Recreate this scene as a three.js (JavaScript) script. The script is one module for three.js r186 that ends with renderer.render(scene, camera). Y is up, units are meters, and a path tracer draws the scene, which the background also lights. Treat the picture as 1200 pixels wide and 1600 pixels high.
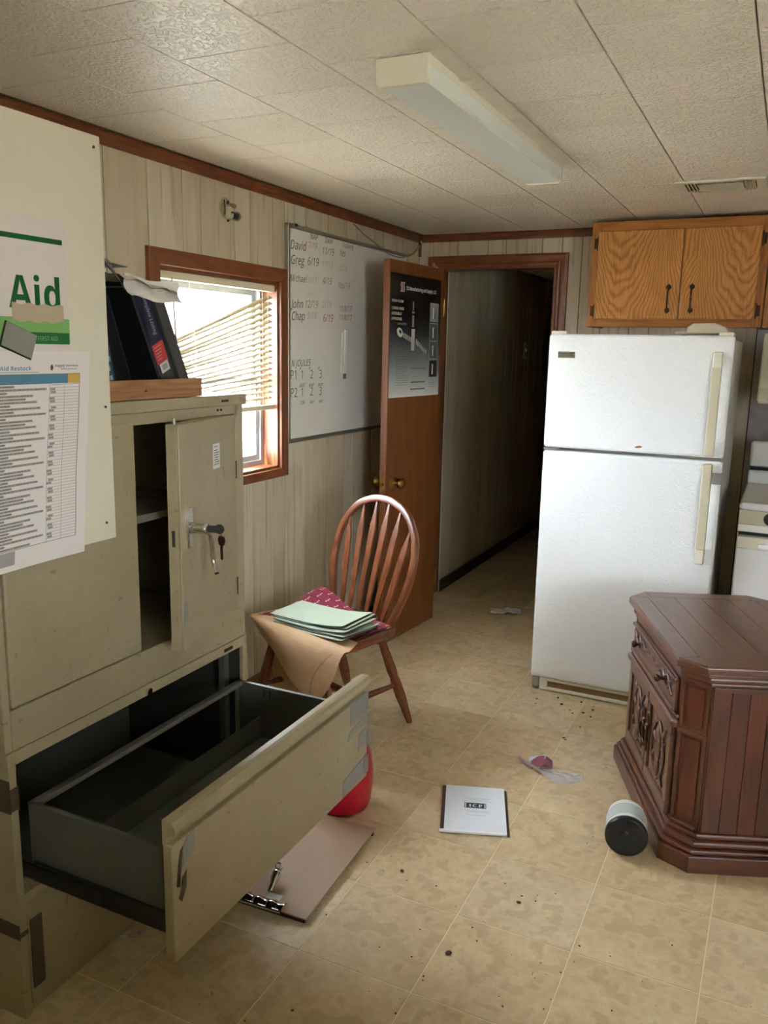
import * as THREE from 'three';
import { RoundedBoxGeometry } from 'three/addons/geometries/RoundedBoxGeometry.js';
import { mergeGeometries, mergeVertices } from 'three/addons/utils/BufferGeometryUtils.js';

// ------------------------------------------------------------------ camera, sky, light, exposure
const scene = new THREE.Scene();
const camera = new THREE.PerspectiveCamera(63.157, 0.75, 0.05, 200);
camera.position.set(0, 1.475, 0);
camera.rotation.set(-0.192594, 0.443882, 0.020426, 'YXZ');
scene.background = new THREE.Color().setRGB(0.9, 1.0, 1.13);
scene.backgroundIntensity = 15;
const renderer = new THREE.WebGLRenderer({ antialias: true });
renderer.toneMapping = THREE.LinearToneMapping;
renderer.toneMappingExposure = 3.15;
renderer.shadowMap.enabled = true;
// sun outside, almost parallel to the left wall: it reaches the window jamb and the ground, not the room
const sun = new THREE.DirectionalLight(0xfff2dc, 22);
sun.position.set(-1.2, 8, 9.5); sun.target.position.set(0, 0, 0); sun.castShadow = true;
sun.shadow.mapSize.set(2048, 2048); Object.assign(sun.shadow.camera, { left: -14, right: 14, top: 14, bottom: -14, near: 0.5, far: 60 });
scene.add(sun, sun.target);

// ------------------------------------------------------------------ helpers
let seed = 7;
const rnd = () => { seed = (seed * 1664525 + 1013904223) >>> 0; return seed / 4294967296; };
const rr = (a, b) => a + (b - a) * rnd();
const V = (x, y, z) => new THREE.Vector3(x, y, z);
const names = {};
function numbered(n) { const k = names[n] = (names[n] ?? -1) + 1; return k ? n + '_' + String(k).padStart(3, '0') : n; }
function tag(o, label, category, group, kind) {
  if (label) o.userData.label = label;
  if (category) o.userData.category = category;
  if (group) o.userData.group = group;
  if (kind) o.userData.kind = kind;
  return o;
}
function mesh(name, geo, mat, parent = scene) {
  const m = new THREE.Mesh(geo, mat); m.name = parent === scene ? numbered(name) : name;
  m.castShadow = m.receiveShadow = true; parent.add(m); return m;
}
function group(name, x = 0, y = 0, z = 0, ry = 0, parent = scene) {
  const g = new THREE.Group(); g.name = parent === scene ? numbered(name) : name;
  g.position.set(x, y, z); g.rotation.y = ry; parent.add(g); return g;
}
const merge = (l) => mergeGeometries(l.map((g) => { const h = g.index ? g.toNonIndexed() : g; for (const k of Object.keys(h.attributes)) if (!['position', 'normal', 'uv'].includes(k)) h.deleteAttribute(k); return h; }));
// uv in metres from the dominant normal; grain = axis that runs along u
function uvm(geo, grain = 'x', ou = 0, ov = 0) {
  const g = geo.index ? geo.toNonIndexed() : geo, p = g.attributes.position, n = g.attributes.normal, uv = new Float32Array(p.count * 2);
  const gi = 'xyz'.indexOf(grain);
  for (let t = 0; t < p.count; t += 3) {
    const s = [0, 0, 0];
    for (let k = 0; k < 3; k++) { s[0] += Math.abs(n.getX(t + k)); s[1] += Math.abs(n.getY(t + k)); s[2] += Math.abs(n.getZ(t + k)); }
    let d = 0; if (s[1] > s[d]) d = 1; if (s[2] > s[d]) d = 2;
    let a = [0, 1, 2].filter((i) => i !== d);
    if (a[1] === gi) a = [a[1], a[0]];
    for (let k = 0; k < 3; k++) { const c = [p.getX(t + k), p.getY(t + k), p.getZ(t + k)]; uv[(t + k) * 2] = c[a[0]] + ou; uv[(t + k) * 2 + 1] = c[a[1]] + ov; }
  }
  g.setAttribute('uv', new THREE.BufferAttribute(uv, 2)); return g;
}
// box by limits
function bx(x0, x1, y0, y1, z0, z1, r = 0, seg = 2) {
  const w = Math.abs(x1 - x0), h = Math.abs(y1 - y0), d = Math.abs(z1 - z0);
  const g = r > 0 ? new RoundedBoxGeometry(w, h, d, seg, Math.min(r, w / 2.05, h / 2.05, d / 2.05)) : new THREE.BoxGeometry(w, h, d);
  g.translate((x0 + x1) / 2, (y0 + y1) / 2, (z0 + z1) / 2); return g;
}
const cyl = (r0, r1, h, x, y, z, seg = 24, axis = 'y') => {
  const g = new THREE.CylinderGeometry(r0, r1, h, seg);
  if (axis === 'x') g.rotateZ(-Math.PI / 2); if (axis === 'z') g.rotateX(Math.PI / 2);
  return g.translate(x, y, z);
};
function tube(pts, r, seg = 40, rs = 8, closed = false) { return new THREE.TubeGeometry(new THREE.CatmullRomCurve3(pts.map((p) => V(...p)), closed), seg, r, rs, closed); }
function lathe(pts, seg = 32) { return new THREE.LatheGeometry(pts.map((p) => new THREE.Vector2(...p)), seg); }
// tapered round bar from a to b, profile = [[t, r], ...]
function bar(a, b, prof, seg = 14) {
  const A = V(...a), B = V(...b), L = A.distanceTo(B);
  const g = lathe([[0.0001, 0], ...prof.map(([t, r]) => [r, t * L]), [0.0001, L]], seg);
  const q = new THREE.Quaternion().setFromUnitVectors(V(0, 1, 0), B.clone().sub(A).normalize());
  return g.applyQuaternion(q).translate(A.x, A.y, A.z);
}
// closed thin sheet from a surface function
function sheet(fn, nu, nv, th) {
  const P = [], e = 1e-3;
  for (let j = 0; j <= nv; j++) for (let i = 0; i <= nu; i++) {
    const u = i / nu, v = j / nv, p = fn(u, v);
    const du = fn(Math.min(1, u + e), v).sub(fn(Math.max(0, u - e), v)), dv = fn(u, Math.min(1, v + e)).sub(fn(u, Math.max(0, v - e)));
    const n = du.cross(dv).normalize();
    P.push([p, n, u, v]);
  }
  const pos = [], uv = [], idx = [], N = P.length;
  for (const s of [1, -1]) for (const [p, n, u, v] of P) { pos.push(p.x + n.x * th / 2 * s, p.y + n.y * th / 2 * s, p.z + n.z * th / 2 * s); uv.push(u, v); }
  const at = (i, j) => j * (nu + 1) + i;
  for (let j = 0; j < nv; j++) for (let i = 0; i < nu; i++) {
    const a = at(i, j), b = at(i + 1, j), c = at(i + 1, j + 1), d = at(i, j + 1);
    idx.push(a, b, c, a, c, d, N + a, N + c, N + b, N + a, N + d, N + c);
  }
  const edge = (a, b) => idx.push(a, N + b, b, a, N + a, N + b);
  for (let i = 0; i < nu; i++) { edge(at(i, 0), at(i + 1, 0)); edge(at(i + 1, nv), at(i, nv)); }
  for (let j = 0; j < nv; j++) { edge(at(0, j + 1), at(0, j)); edge(at(nu, j), at(nu, j + 1)); }
  const g = new THREE.BufferGeometry();
  g.setAttribute('position', new THREE.Float32BufferAttribute(pos, 3)); g.setAttribute('uv', new THREE.Float32BufferAttribute(uv, 2)); g.setIndex(idx);
  g.computeVertexNormals(); return g;
}
function extrude(pts, depth, bevel = 0, curve = false) {
  const s = new THREE.Shape();
  if (curve) { const c = new THREE.SplineCurve(pts.map((p) => new THREE.Vector2(...p))); s.setFromPoints(c.getPoints(pts.length * 4)); } else s.setFromPoints(pts.map((p) => new THREE.Vector2(...p)));
  return new THREE.ExtrudeGeometry(s, { depth, bevelEnabled: bevel > 0, bevelThickness: bevel, bevelSize: bevel, bevelOffset: -bevel, bevelSegments: 2, curveSegments: 12 });
}

// ------------------------------------------------------------------ procedural textures
const lat = new Float32Array(65536); { let s = 991; for (let i = 0; i < 65536; i++) { s = (s * 1664525 + 1013904223) >>> 0; lat[i] = s / 4294967296; } }
function pn(x, y, px, py, k = 0) {            // periodic value noise
  const xi = Math.floor(x), yi = Math.floor(y), fx = x - xi, fy = y - yi, sx = fx * fx * (3 - 2 * fx), sy = fy * fy * (3 - 2 * fy);
  const h = (a, b) => lat[((((a % px) + px) % px) * 157 + (((b % py) + py) % py) * 1031 + k * 7919) & 65535];
  const a = h(xi, yi), b = h(xi + 1, yi), c = h(xi, yi + 1), d = h(xi + 1, yi + 1);
  return a + (b - a) * sx + (c - a) * sy + (a - b - c + d) * sx * sy;
}
function fbm(u, v, fx, fy, oct, k = 0) { let s = 0, a = 0.5, t = 0; for (let o = 0; o < oct; o++) { s += a * pn(u * fx, v * fy, fx, fy, k + o); t += a; a *= 0.5; fx *= 2; fy *= 2; } return s / t; }
function tex(w, h, metresU, metresV, fn, srgb = true) {
  const d = new Uint8Array(w * h * 4);
  for (let j = 0; j < h; j++) for (let i = 0; i < w; i++) {
    const c = fn((i + 0.5) / w, (j + 0.5) / h), o = (j * w + i) * 4;
    d[o] = c[0]; d[o + 1] = c[1]; d[o + 2] = c[2]; d[o + 3] = 255;
  }
  const t = new THREE.DataTexture(d, w, h); t.wrapS = t.wrapT = THREE.RepeatWrapping; t.magFilter = THREE.LinearFilter; t.minFilter = THREE.LinearMipmapLinearFilter; t.generateMipmaps = true;
  if (srgb) t.colorSpace = THREE.SRGBColorSpace;
  t.repeat.set(1 / metresU, 1 / metresV); t.needsUpdate = true; return t;
}
const cl = (x) => Math.max(0, Math.min(255, x)), mix = (a, b, t) => [cl(a[0] + (b[0] - a[0]) * t), cl(a[1] + (b[1] - a[1]) * t), cl(a[2] + (b[2] - a[2]) * t)];
const sm = (a, b, x) => { const t = Math.max(0, Math.min(1, (x - a) / (b - a))); return t * t * (3 - 2 * t); };
function woodTex(dark, light, mu, mv, k, rings = 5, w = 512) {
  return tex(w, w, mu, mv, (u, v) => {
    const warp = fbm(u, v, 2, 3, 3, k) * 1.6, r = 0.5 + 0.5 * Math.sin(6.2832 * (rings * v + warp * 2));
    const fine = fbm(u, v, 6, 120, 3, k + 9), pore = fbm(u, v, 24, 256, 1, k + 20);
    return mix(dark, light, Math.max(0, Math.min(1, 0.25 + 0.35 * r + 0.7 * (fine - 0.5) + (pore < 0.25 ? -0.12 : 0))));
  });
}
function cathedralTex(dark, light, k) {       // plain-sawn oak face, arches running along u
  return tex(768, 768, 0.5, 0.36, (u, v) => {
    const c = v - 0.5 + 0.12 * (fbm(u, v, 2, 2, 2, k) - 0.5), h = 15 * (c * c * 2.6 + u * 0.55) + 2.6 * fbm(u, v, 3, 5, 3, k + 3);
    const ring = 0.5 + 0.5 * Math.sin(6.2832 * h), line = Math.pow(ring, 2.2), fine = fbm(u, v, 8, 160, 2, k + 7);
    return mix(light, dark, Math.max(0, Math.min(1, 0.12 + 0.5 * line + 0.7 * (fine - 0.5))));
  });
}
function bumpTex(w, m, fn) { return tex(w, w, m, m, (u, v) => { const b = cl(255 * fn(u, v)); return [b, b, b]; }, false); }
const canvasTex = (w, h, draw) => {
  const c = document.createElement('canvas'); c.width = w; c.height = h; const x = c.getContext('2d'); draw(x, w, h);
  const t = new THREE.CanvasTexture(c); t.colorSpace = THREE.SRGBColorSpace; t.anisotropy = 8; return t;
};
const std = (o) => new THREE.MeshStandardMaterial({ metalness: 0, ...o });
const phy = (o) => new THREE.MeshPhysicalMaterial({ metalness: 0, ...o });

const bStipple = bumpTex(512, 0.3, (u, v) => sm(0.42, 0.62, fbm(u, v, 40, 40, 3, 3)) * 0.8 + 0.2 * fbm(u, v, 12, 12, 2, 5));
const bPebble = bumpTex(512, 0.25, (u, v) => fbm(u, v, 60, 60, 2, 11));
const bFine = bumpTex(256, 0.2, (u, v) => fbm(u, v, 40, 40, 3, 17));
const bWood = bumpTex(512, 0.5, (u, v) => fbm(u, v, 6, 140, 3, 23));

const tPanel = tex(1024, 1024, 1.4, 0.7, (u, v) => {
  const b = fbm(u, v, 3, 24, 3, 31), f = fbm(u, v, 8, 200, 3, 37), st = fbm(u, v, 5, 70, 2, 41), blot = fbm(u, v, 6, 6, 3, 44);
  let c = mix([186, 173, 147], [206, 195, 170], 0.5 + 0.8 * (b - 0.5) + 0.4 * (f - 0.5));
  if (st > 0.66) c = mix(c, [150, 132, 102], Math.min(0.45, (st - 0.66) * 3));
  return mix(c, [164, 148, 118], 0.3 * sm(0.55, 0.8, blot));
});
const tVinyl = tex(1024, 1024, 1.3, 1.3, (u, v) => {
  const a = fbm(u, v, 10, 10, 4, 51), b = fbm(u, v, 36, 36, 3, 57), c = fbm(u, v, 90, 90, 2, 61), d = fbm(u, v, 4, 4, 3, 66), s = fbm(u, v, 160, 160, 1, 69);
  let k = mix([199, 176, 138], [226, 207, 169], 0.5 + 1.0 * (a - 0.5) + 1.1 * (b - 0.5) + 0.5 * (c - 0.5));
  k = mix(k, [152, 126, 90], 0.35 * sm(0.5, 0.75, b));
  k = mix(k, [160, 136, 100], 0.22 * sm(0.5, 0.75, d));
  if (s > 0.97) k = mix(k, [90, 70, 48], 0.5);
  return k;
});
const tMetal = tex(512, 512, 0.9, 0.9, (u, v) => {
  const a = fbm(u, v, 5, 5, 4, 71), b = fbm(u, v, 60, 60, 2, 77), s = fbm(u, v, 40, 90, 1, 79);
  let k = mix([150, 135, 102], [166, 152, 120], 0.5 + (a - 0.5) + 0.35 * (b - 0.5));
  if (s > 0.95) k = mix(k, [110, 96, 70], 0.4);
  return k;
});
const tRust = tex(256, 256, 0.4, 0.4, (u, v) => mix([120, 108, 92], [165, 152, 126], 0.5 + 1.4 * (fbm(u, v, 6, 6, 4, 83) - 0.5)));
const tTrim = woodTex([88, 44, 20], [142, 80, 40], 0.6, 0.25, 90, 3);
const tCasing = woodTex([96, 52, 24], [142, 84, 44], 0.6, 0.2, 95, 3);
const tDoor = woodTex([98, 56, 22], [134, 80, 36], 1.2, 0.5, 99, 4);
const tCherry = woodTex([66, 32, 15], [116, 62, 32], 0.7, 0.35, 104, 4);
const tWalnut = woodTex([74, 40, 21], [118, 68, 38], 0.7, 0.4, 109, 5);
const tChair = woodTex([78, 40, 21], [140, 82, 45], 0.4, 0.1, 113, 3);
const tPine = woodTex([132, 88, 52], [184, 136, 92], 0.5, 0.15, 117, 3);
const tKraft = tex(512, 512, 0.5, 0.5, (u, v) => mix([176, 142, 104], [202, 170, 130], 0.5 + 0.9 * (fbm(u, v, 4, 90, 3, 120) - 0.5) + 0.6 * (fbm(u, v, 5, 5, 3, 124) - 0.5)));
const tWallpaper = tex(512, 512, 0.6, 0.6, (u, v) => mix([158, 146, 138], [196, 186, 178], 0.5 + 1.5 * (fbm(u, v, 8, 8, 4, 131) - 0.5)));

const mPanel = [0, 1, 2].map((i) => std({ map: tPanel, roughness: 0.62, color: [0xffffff, 0xf4f0e8, 0xf8f6f2][i], bumpMap: bWood, bumpScale: 0.0002 }));
const mPanelGap = std({ color: 0x3a2e20, roughness: 0.9 });
const mWallPlain = std({ map: tPanel, roughness: 0.7 });
const mCeil = [0xeee6d4, 0xebe3d0, 0xf0e8d8].map((c) => std({ color: c, roughness: 0.42, bumpMap: bStipple, bumpScale: 0.0028 }));
const mCeilGap = std({ color: 0xa2947a, roughness: 0.9 });
const mVinyl = [0xffffff, 0xf6f2ea, 0xfbf7f0].map((c) => std({ map: tVinyl, color: c, roughness: 0.48, bumpMap: bFine, bumpScale: 0.0004 }));
const mGrout = std({ color: 0xe6d6b0, roughness: 0.7 });
const mTrim = std({ map: tTrim, roughness: 0.45, bumpMap: bWood, bumpScale: 0.0002 });
const mCasing = std({ side: THREE.DoubleSide, map: tCasing, roughness: 0.4, bumpMap: bWood, bumpScale: 0.0002 });
const mDoor = std({ map: tDoor, roughness: 0.4 });
const mDarkWood = std({ color: 0x2a1a10, roughness: 0.6 });
const mCherry = phy({ clearcoat: 0.8, clearcoatRoughness: 0.32, map: tCherry, roughness: 0.45, bumpMap: bWood, bumpScale: 0.0003 });
const mCherryVar = [0xffffff, 0xe0cdc0, 0xffe6d0, 0xf0dcd0].map((c) => phy({ clearcoat: 0.6, clearcoatRoughness: 0.35, map: tCherry, color: c, roughness: 0.45, bumpMap: bWood, bumpScale: 0.0003 }));
const mWalnut = phy({ clearcoat: 1, clearcoatRoughness: 0.34, map: tWalnut, roughness: 0.5, bumpMap: bWood, bumpScale: 0.0003 });
const mOak = [1, 2].map((k) => std({ map: cathedralTex([140, 82, 32], [204, 144, 76], 200 + k * 17), roughness: 0.36, bumpMap: bWood, bumpScale: 0.0002 }));
const tOakFrame = woodTex([140, 84, 34], [196, 134, 68], 0.5, 0.2, 230, 3);
const mOakFrame = std({ map: tOakFrame, roughness: 0.36, bumpMap: bWood, bumpScale: 0.0002 });
const mChair = std({ map: tChair, roughness: 0.26, bumpMap: bWood, bumpScale: 0.0002 });
const mChairDark = std({ map: tCherry, roughness: 0.36 });
const mTan = std({ map: tMetal, roughness: 0.42, bumpMap: bFine, bumpScale: 0.0001 });
const mInner = std({ color: 0x585a50, roughness: 0.5, metalness: 0.2 });
const mInnerDark = std({ color: 0x2e2a22, roughness: 0.7 });
const mBlack = std({ color: 0x0b0b0b, roughness: 0.5 });
const mChrome = std({ color: 0xd8d8d4, roughness: 0.18, metalness: 1 });
const mBrass = std({ color: 0x9a7a3c, roughness: 0.3, metalness: 1 });
const mAntique = std({ color: 0x4a3520, roughness: 0.4, metalness: 0.8 });
const mAlu = std({ color: 0xa8a498, roughness: 0.4, metalness: 0.85 });
const mWinFrame = std({ color: 0x9aa2a8, roughness: 0.45, metalness: 0.4 });
const mWhite = std({ color: 0xe9e8e2, roughness: 0.35 });
const mFridge = std({ color: 0xecedea, roughness: 0.24, bumpMap: bPebble, bumpScale: 0.0014 });
const mFridgeBody = std({ color: 0xc8c4b8, roughness: 0.4, bumpMap: bPebble, bumpScale: 0.0006 });
const mCream = std({ color: 0xe2dcc6, roughness: 0.4 });
const mCreamDull = std({ color: 0xcdc3a6, roughness: 0.5 });
const mDuct = std({ color: 0x8e8e88, roughness: 0.4, metalness: 0.35, bumpMap: bFine, bumpScale: 0.0006 });
const mDuctDark = std({ color: 0x4c4234, roughness: 0.55, metalness: 0.2 });
const mPaper = std({ color: 0xe9ebea, roughness: 0.8 });
const mGlass = phy({ color: 0xffffff, roughness: 0.02, transmission: 1, thickness: 0, ior: 1.45 });
const mOutside = std({ color: 0xbab4a8, roughness: 0.95 });

// ------------------------------------------------------------------ the room
const XL = -1.985, XR = 1.75, ZB = -4.575, ZF = 2.45, H = 2.12, TILE = 0.3048;
function structure(name, geo, mat, label) { return tag(mesh(name, geo, mat), label, null, null, 'structure'); }

structure('ground_outside', uvm(bx(-40, 40, -0.95, -0.9, -40, 40)), mOutside, 'pale bare ground outside the window');

// frustum tile: base w x d at y = 0, face at y = t towards +y
function frustum(w, d, t, b) {
  const g = new THREE.BoxGeometry(w, t, d); const p = g.attributes.position;
  for (let i = 0; i < p.count; i++) if (p.getY(i) > 0) { p.setX(i, p.getX(i) - Math.sign(p.getX(i)) * b); p.setZ(i, p.getZ(i) - Math.sign(p.getZ(i)) * b); }
  g.translate(0, t / 2, 0); const n = g.toNonIndexed(); n.computeVertexNormals(); return n;
}
// floor: vinyl printed and embossed in one-foot squares
{
  const f = structure('floor', uvm(bx(XL - 0.1, XR + 0.1, -0.06, -0.0009, -7.4, ZF + 0.1)), mGrout, 'tan mottled vinyl floor in one-foot squares with pale joints');
  const vars = []; for (let k = 0; k < 6; k++) { const g = frustum(TILE - 0.0012, TILE - 0.0016, 0.0035, 0.0011); vars.push(uvm(g, 'x', rnd() * 1.3, rnd() * 1.3)); }
  const z0 = -1.876 + 4 * TILE;
  const place = (x, z) => { const m = mesh('tile', vars[Math.floor(rnd() * 6)], mVinyl[Math.floor(rnd() * 3)], f); m.position.set(x, -0.0035, z); m.rotation.y = Math.floor(rnd() * 2) * Math.PI; };
  for (let i = -7; i <= 5; i++) for (let j = 1; j <= 13; j++) place(-0.043 + (i + 0.5) * TILE, z0 - (j + 0.5) * TILE);
  for (let i = -7; i <= -4; i++) for (let j = 14; j <= 21; j++) place(-0.043 + (i + 0.5) * TILE, z0 - (j + 0.5) * TILE);
  mesh('floor_sheet', uvm(bx(XL, XR, -0.0035, 0, z0 - TILE, ZF)), mVinyl[0], f);
}
// ceiling of one-foot stippled tiles, neighbouring columns shifted by half a tile
{
  const c = structure('ceiling', bx(XL - 0.12, XR + 0.12, H + 0.006, H + 0.12, ZB - 0.1, ZF + 0.12), mCeilGap, 'cream stippled ceiling of one-foot square tiles');
  const vars = []; for (let k = 0; k < 5; k++) { const g = frustum(TILE - 0.0012, TILE - 0.0012, 0.0075, 0.0018); g.rotateX(Math.PI); vars.push(uvm(g, 'x', rnd(), rnd())); }
  for (let i = -5; i <= 7; i++) {
    const x = -0.735 + (i + 0.5) * TILE; if (x < XL - 0.1) continue;
    const off = (((i % 2) + 2) % 2) ? -1.518 : -1.67;
    for (let j = -3; j <= 10; j++) {
      const z = off - (j - 0.5) * TILE; if (z < ZB - 0.1) continue;
      const m = mesh('tile', vars[Math.floor(rnd() * 5)], mCeil[Math.floor(rnd() * 3)], c); m.position.set(x, H + 0.0075, z);
    }
  }
  mesh('ceiling_sheet', uvm(bx(XL, XR, H, H + 0.006, -0.45, ZF)), mCeil[0], c);
}
// plank wall facing: planks with grooves along a list of cuts; holes cut rectangles out
function planks(parent, cuts, y0, y1, holes, make) {
  for (let i = 0; i + 1 < cuts.length; i++) {
    const a = cuts[i] + 0.0021, b = cuts[i + 1] - 0.0021; if (b - a < 0.012) continue;
    let spans = [[y0, y1]];
    for (const [ha, hb, hy0, hy1] of holes) {
      if (b <= ha || a >= hb) continue;
      spans = spans.flatMap(([p, q]) => [[p, Math.min(q, hy0)], [Math.max(p, hy1), q]].filter(([s, t]) => t - s > 0.01));
    }
    for (const [p, q] of spans) make(a, b, p, q, i);
  }
}
// left wall with the window
const WIN = { z0: -3.085, z1: -2.325, y0: 0.955, y1: 1.745 };
{
  const xo = XL - 0.1, xi = XL - 0.008;
  const w = structure('wall_left', merge([bx(xo, xi, -0.06, H + 0.1, WIN.z1, ZF + 0.1), bx(xo, xi, -0.06, H + 0.1, ZB - 0.1, WIN.z0), bx(xo, xi, -0.06, WIN.y0, WIN.z0, WIN.z1), bx(xo, xi, WIN.y1, H + 0.1, WIN.z0, WIN.z1)]), mPanelGap, 'left wall of pale grey wood-grain panelling with random-width grooves');
  const d = [0.179, 0.103, 0.208, 0.103, 0.161, 0.092, 0.174, 0.2], cuts = [-2.29];
  for (let k = 0; cuts[cuts.length - 1] > ZB; k++) cuts.push(cuts[cuts.length - 1] - d[k % 8]);
  for (let k = 7; cuts[0] < 0.4; k--) cuts.unshift(cuts[0] + d[((k % 8) + 8) % 8]);
  cuts.reverse(); cuts[0] = ZB; cuts[cuts.length - 1] = ZF;
  // the last cut reaches the front of the room as one wide unseen sheet
  planks(w, cuts, 0, H, [[WIN.z0, WIN.z1, WIN.y0, WIN.y1]], (a, b, p, q, i) => {
    // planks that straddle the window edge are cut to its width
    const put = (s, t, y0, y1) => mesh('plank', uvm(bx(xi, XL, y0, y1, s, t), 'y', i * 0.37, i * 0.61), mPanel[i % 3], w);
    if (q - p > 1.9) return put(a, b, p, q);
    put(a, b, p, q);
    if (p < 0.5) { if (a < WIN.z0) put(a, Math.min(b, WIN.z0), WIN.y0 + 0.001, WIN.y1 - 0.001); if (b > WIN.z1) put(Math.max(a, WIN.z1), b, WIN.y0 + 0.001, WIN.y1 - 0.001); }
  });
}
// back wall with the doorway
const DOOR = { x0: -1.862, x1: -1.178, y1: 1.94 };
{
  const zo = ZB - 0.1, zi = ZB - 0.008;
  const w = structure('wall_back', merge([bx(XL - 0.1, DOOR.x0, -0.06, H + 0.1, zo, zi), bx(DOOR.x1, XR + 0.1, -0.06, H + 0.1, zo, zi), bx(DOOR.x0, DOOR.x1, DOOR.y1, H + 0.1, zo, zi)]), mPanelGap, 'back wall of pale grey grooved panelling round the doorway');
  const cuts = [XL, -1.9, -1.751, -1.57, -1.467, -1.263, -1.155, -1.049, -0.93, -0.78, -0.68, -0.47, -0.37, -0.163];
  planks(w, cuts, 0, H, [[DOOR.x0, DOOR.x1, -1, DOOR.y1]], (a, b, p, q, i) => {
    const put = (s, t, y0, y1) => mesh('plank', uvm(bx(s, t, y0, y1, zi, ZB), 'y', i * 0.43 + 0.2, i * 0.57), mPanel[i % 3], w);
    put(a, b, p, q);
    if (p > 1) { if (a < DOOR.x0) put(a, DOOR.x0, 0, DOOR.y1 - 0.001); if (b > DOOR.x1) put(DOOR.x1, b, 0, DOOR.y1 - 0.001); }
  });
  mesh('wallpaper_panel', uvm(bx(-0.16, XR, 0, H, zi, ZB)), std({ map: tWallpaper, roughness: 0.6 }), w);
}
// right wall with the second window, front wall
const W2 = { z0: -0.2, z1: 1.35, y0: 0.98, y1: 1.85 };
structure('wall_right', uvm(merge([bx(XR, XR + 0.1, -0.06, H + 0.1, W2.z1, ZF + 0.1), bx(XR, XR + 0.1, -0.06, H + 0.1, ZB - 0.1, W2.z0), bx(XR, XR + 0.1, -0.06, W2.y0, W2.z0, W2.z1), bx(XR, XR + 0.1, W2.y1, H + 0.1, W2.z0, W2.z1)]), 'y'), mWallPlain, 'right wall of pale panelling');
structure('wall_front', uvm(bx(XL - 0.1, XR + 0.1, -0.06, H + 0.1, ZF, ZF + 0.1), 'y'), mWallPlain, 'front wall of pale panelling');
{
  const g = tag(group('window_2'), 'plain window in the right wall', null, null, 'structure');
  const { z0, z1, y0, y1 } = W2;
  mesh('casing', uvm(merge([bx(XR - 0.015, XR, y0 - 0.06, y0, z0 - 0.06, z1 + 0.06), bx(XR - 0.015, XR, y1, y1 + 0.06, z0 - 0.06, z1 + 0.06), bx(XR - 0.015, XR, y0, y1, z0 - 0.06, z0), bx(XR - 0.015, XR, y0, y1, z1, z1 + 0.06)]), 'z'), mCasing, g);
  mesh('sash', merge([bx(XR + 0.07, XR + 0.09, y0, y0 + 0.03, z0, z1), bx(XR + 0.07, XR + 0.09, y1 - 0.03, y1, z0, z1), bx(XR + 0.07, XR + 0.09, y0, y1, z0, z0 + 0.03), bx(XR + 0.07, XR + 0.09, y0, y1, z1 - 0.03, z1)]), mWinFrame, g);
  mesh('pane', new THREE.PlaneGeometry(z1 - z0 - 0.05, y1 - y0 - 0.05).rotateY(Math.PI / 2).translate(XR + 0.08, (y0 + y1) / 2, (z0 + z1) / 2), mGlass, g);
}
// dense hedge outside the right window, added unseen to shape the light; it hides the sky straight across, so that the light comes in slanting from the front
{
  const g = tag(group('added_hedge', 4.6, -0.9, -1.7), 'dense dark green hedge outside the right window, added unseen to shape the light', 'added_hedge');
  const q = new THREE.BoxGeometry(1.3, 4.2, 6.6, 10, 30, 46).translate(0, 2.1, 0), p = q.attributes.position, n = q.attributes.normal;
  for (let i = 0; i < p.count; i++) { const x = p.getX(i), y = p.getY(i), z = p.getZ(i), d = 0.22 * (fbm(Math.abs(z + y * 0.3) / 9 % 1, (y + x) / 6 % 1, 16, 16, 3, 701) - 0.5) + 0.12 * (lat[(Math.round(x * 70) * 31 + Math.round(y * 70) * 17 + Math.round(z * 70) * 7) & 65535] - 0.5); const l = Math.hypot(x, (y - 2.1) * 0.3, z * 0.2) || 1; p.setXYZ(i, x + x / l * d, y, z + z * 0.2 / l * d); }
  q.computeVertexNormals(); mesh('foliage', q, std({ color: 0x2e3a1e, roughness: 0.95 }), g);
}
// kitchen counter below the right window, added unseen for its shade; it keeps the window's light off the near floor
{
  const g = tag(group('added_counter', 1.1, 0, 0.45), 'kitchen counter with a raised bar ledge under the right window, added unseen to shade the near floor', 'counter');
  mesh('counter_base', uvm(bx(-0.62, 0.64, 0, 0.87, -0.78, 0.98), 'y'), mOakFrame, g); mesh('worktop', bx(-0.6, 0.645, 0.87, 0.91, -0.8, 1.0, 0.006), mCreamDull, g);
  mesh('bar_wall', uvm(bx(-0.68, -0.62, 0, 0.985, -0.8, 1.0), 'y'), mOakFrame, g); mesh('bar_ledge', bx(-0.74, -0.54, 0.985, 1.02, -0.82, 1.02, 0.006), mCreamDull, g);  // bar height set so that it shades the lower left of the room
}
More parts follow.
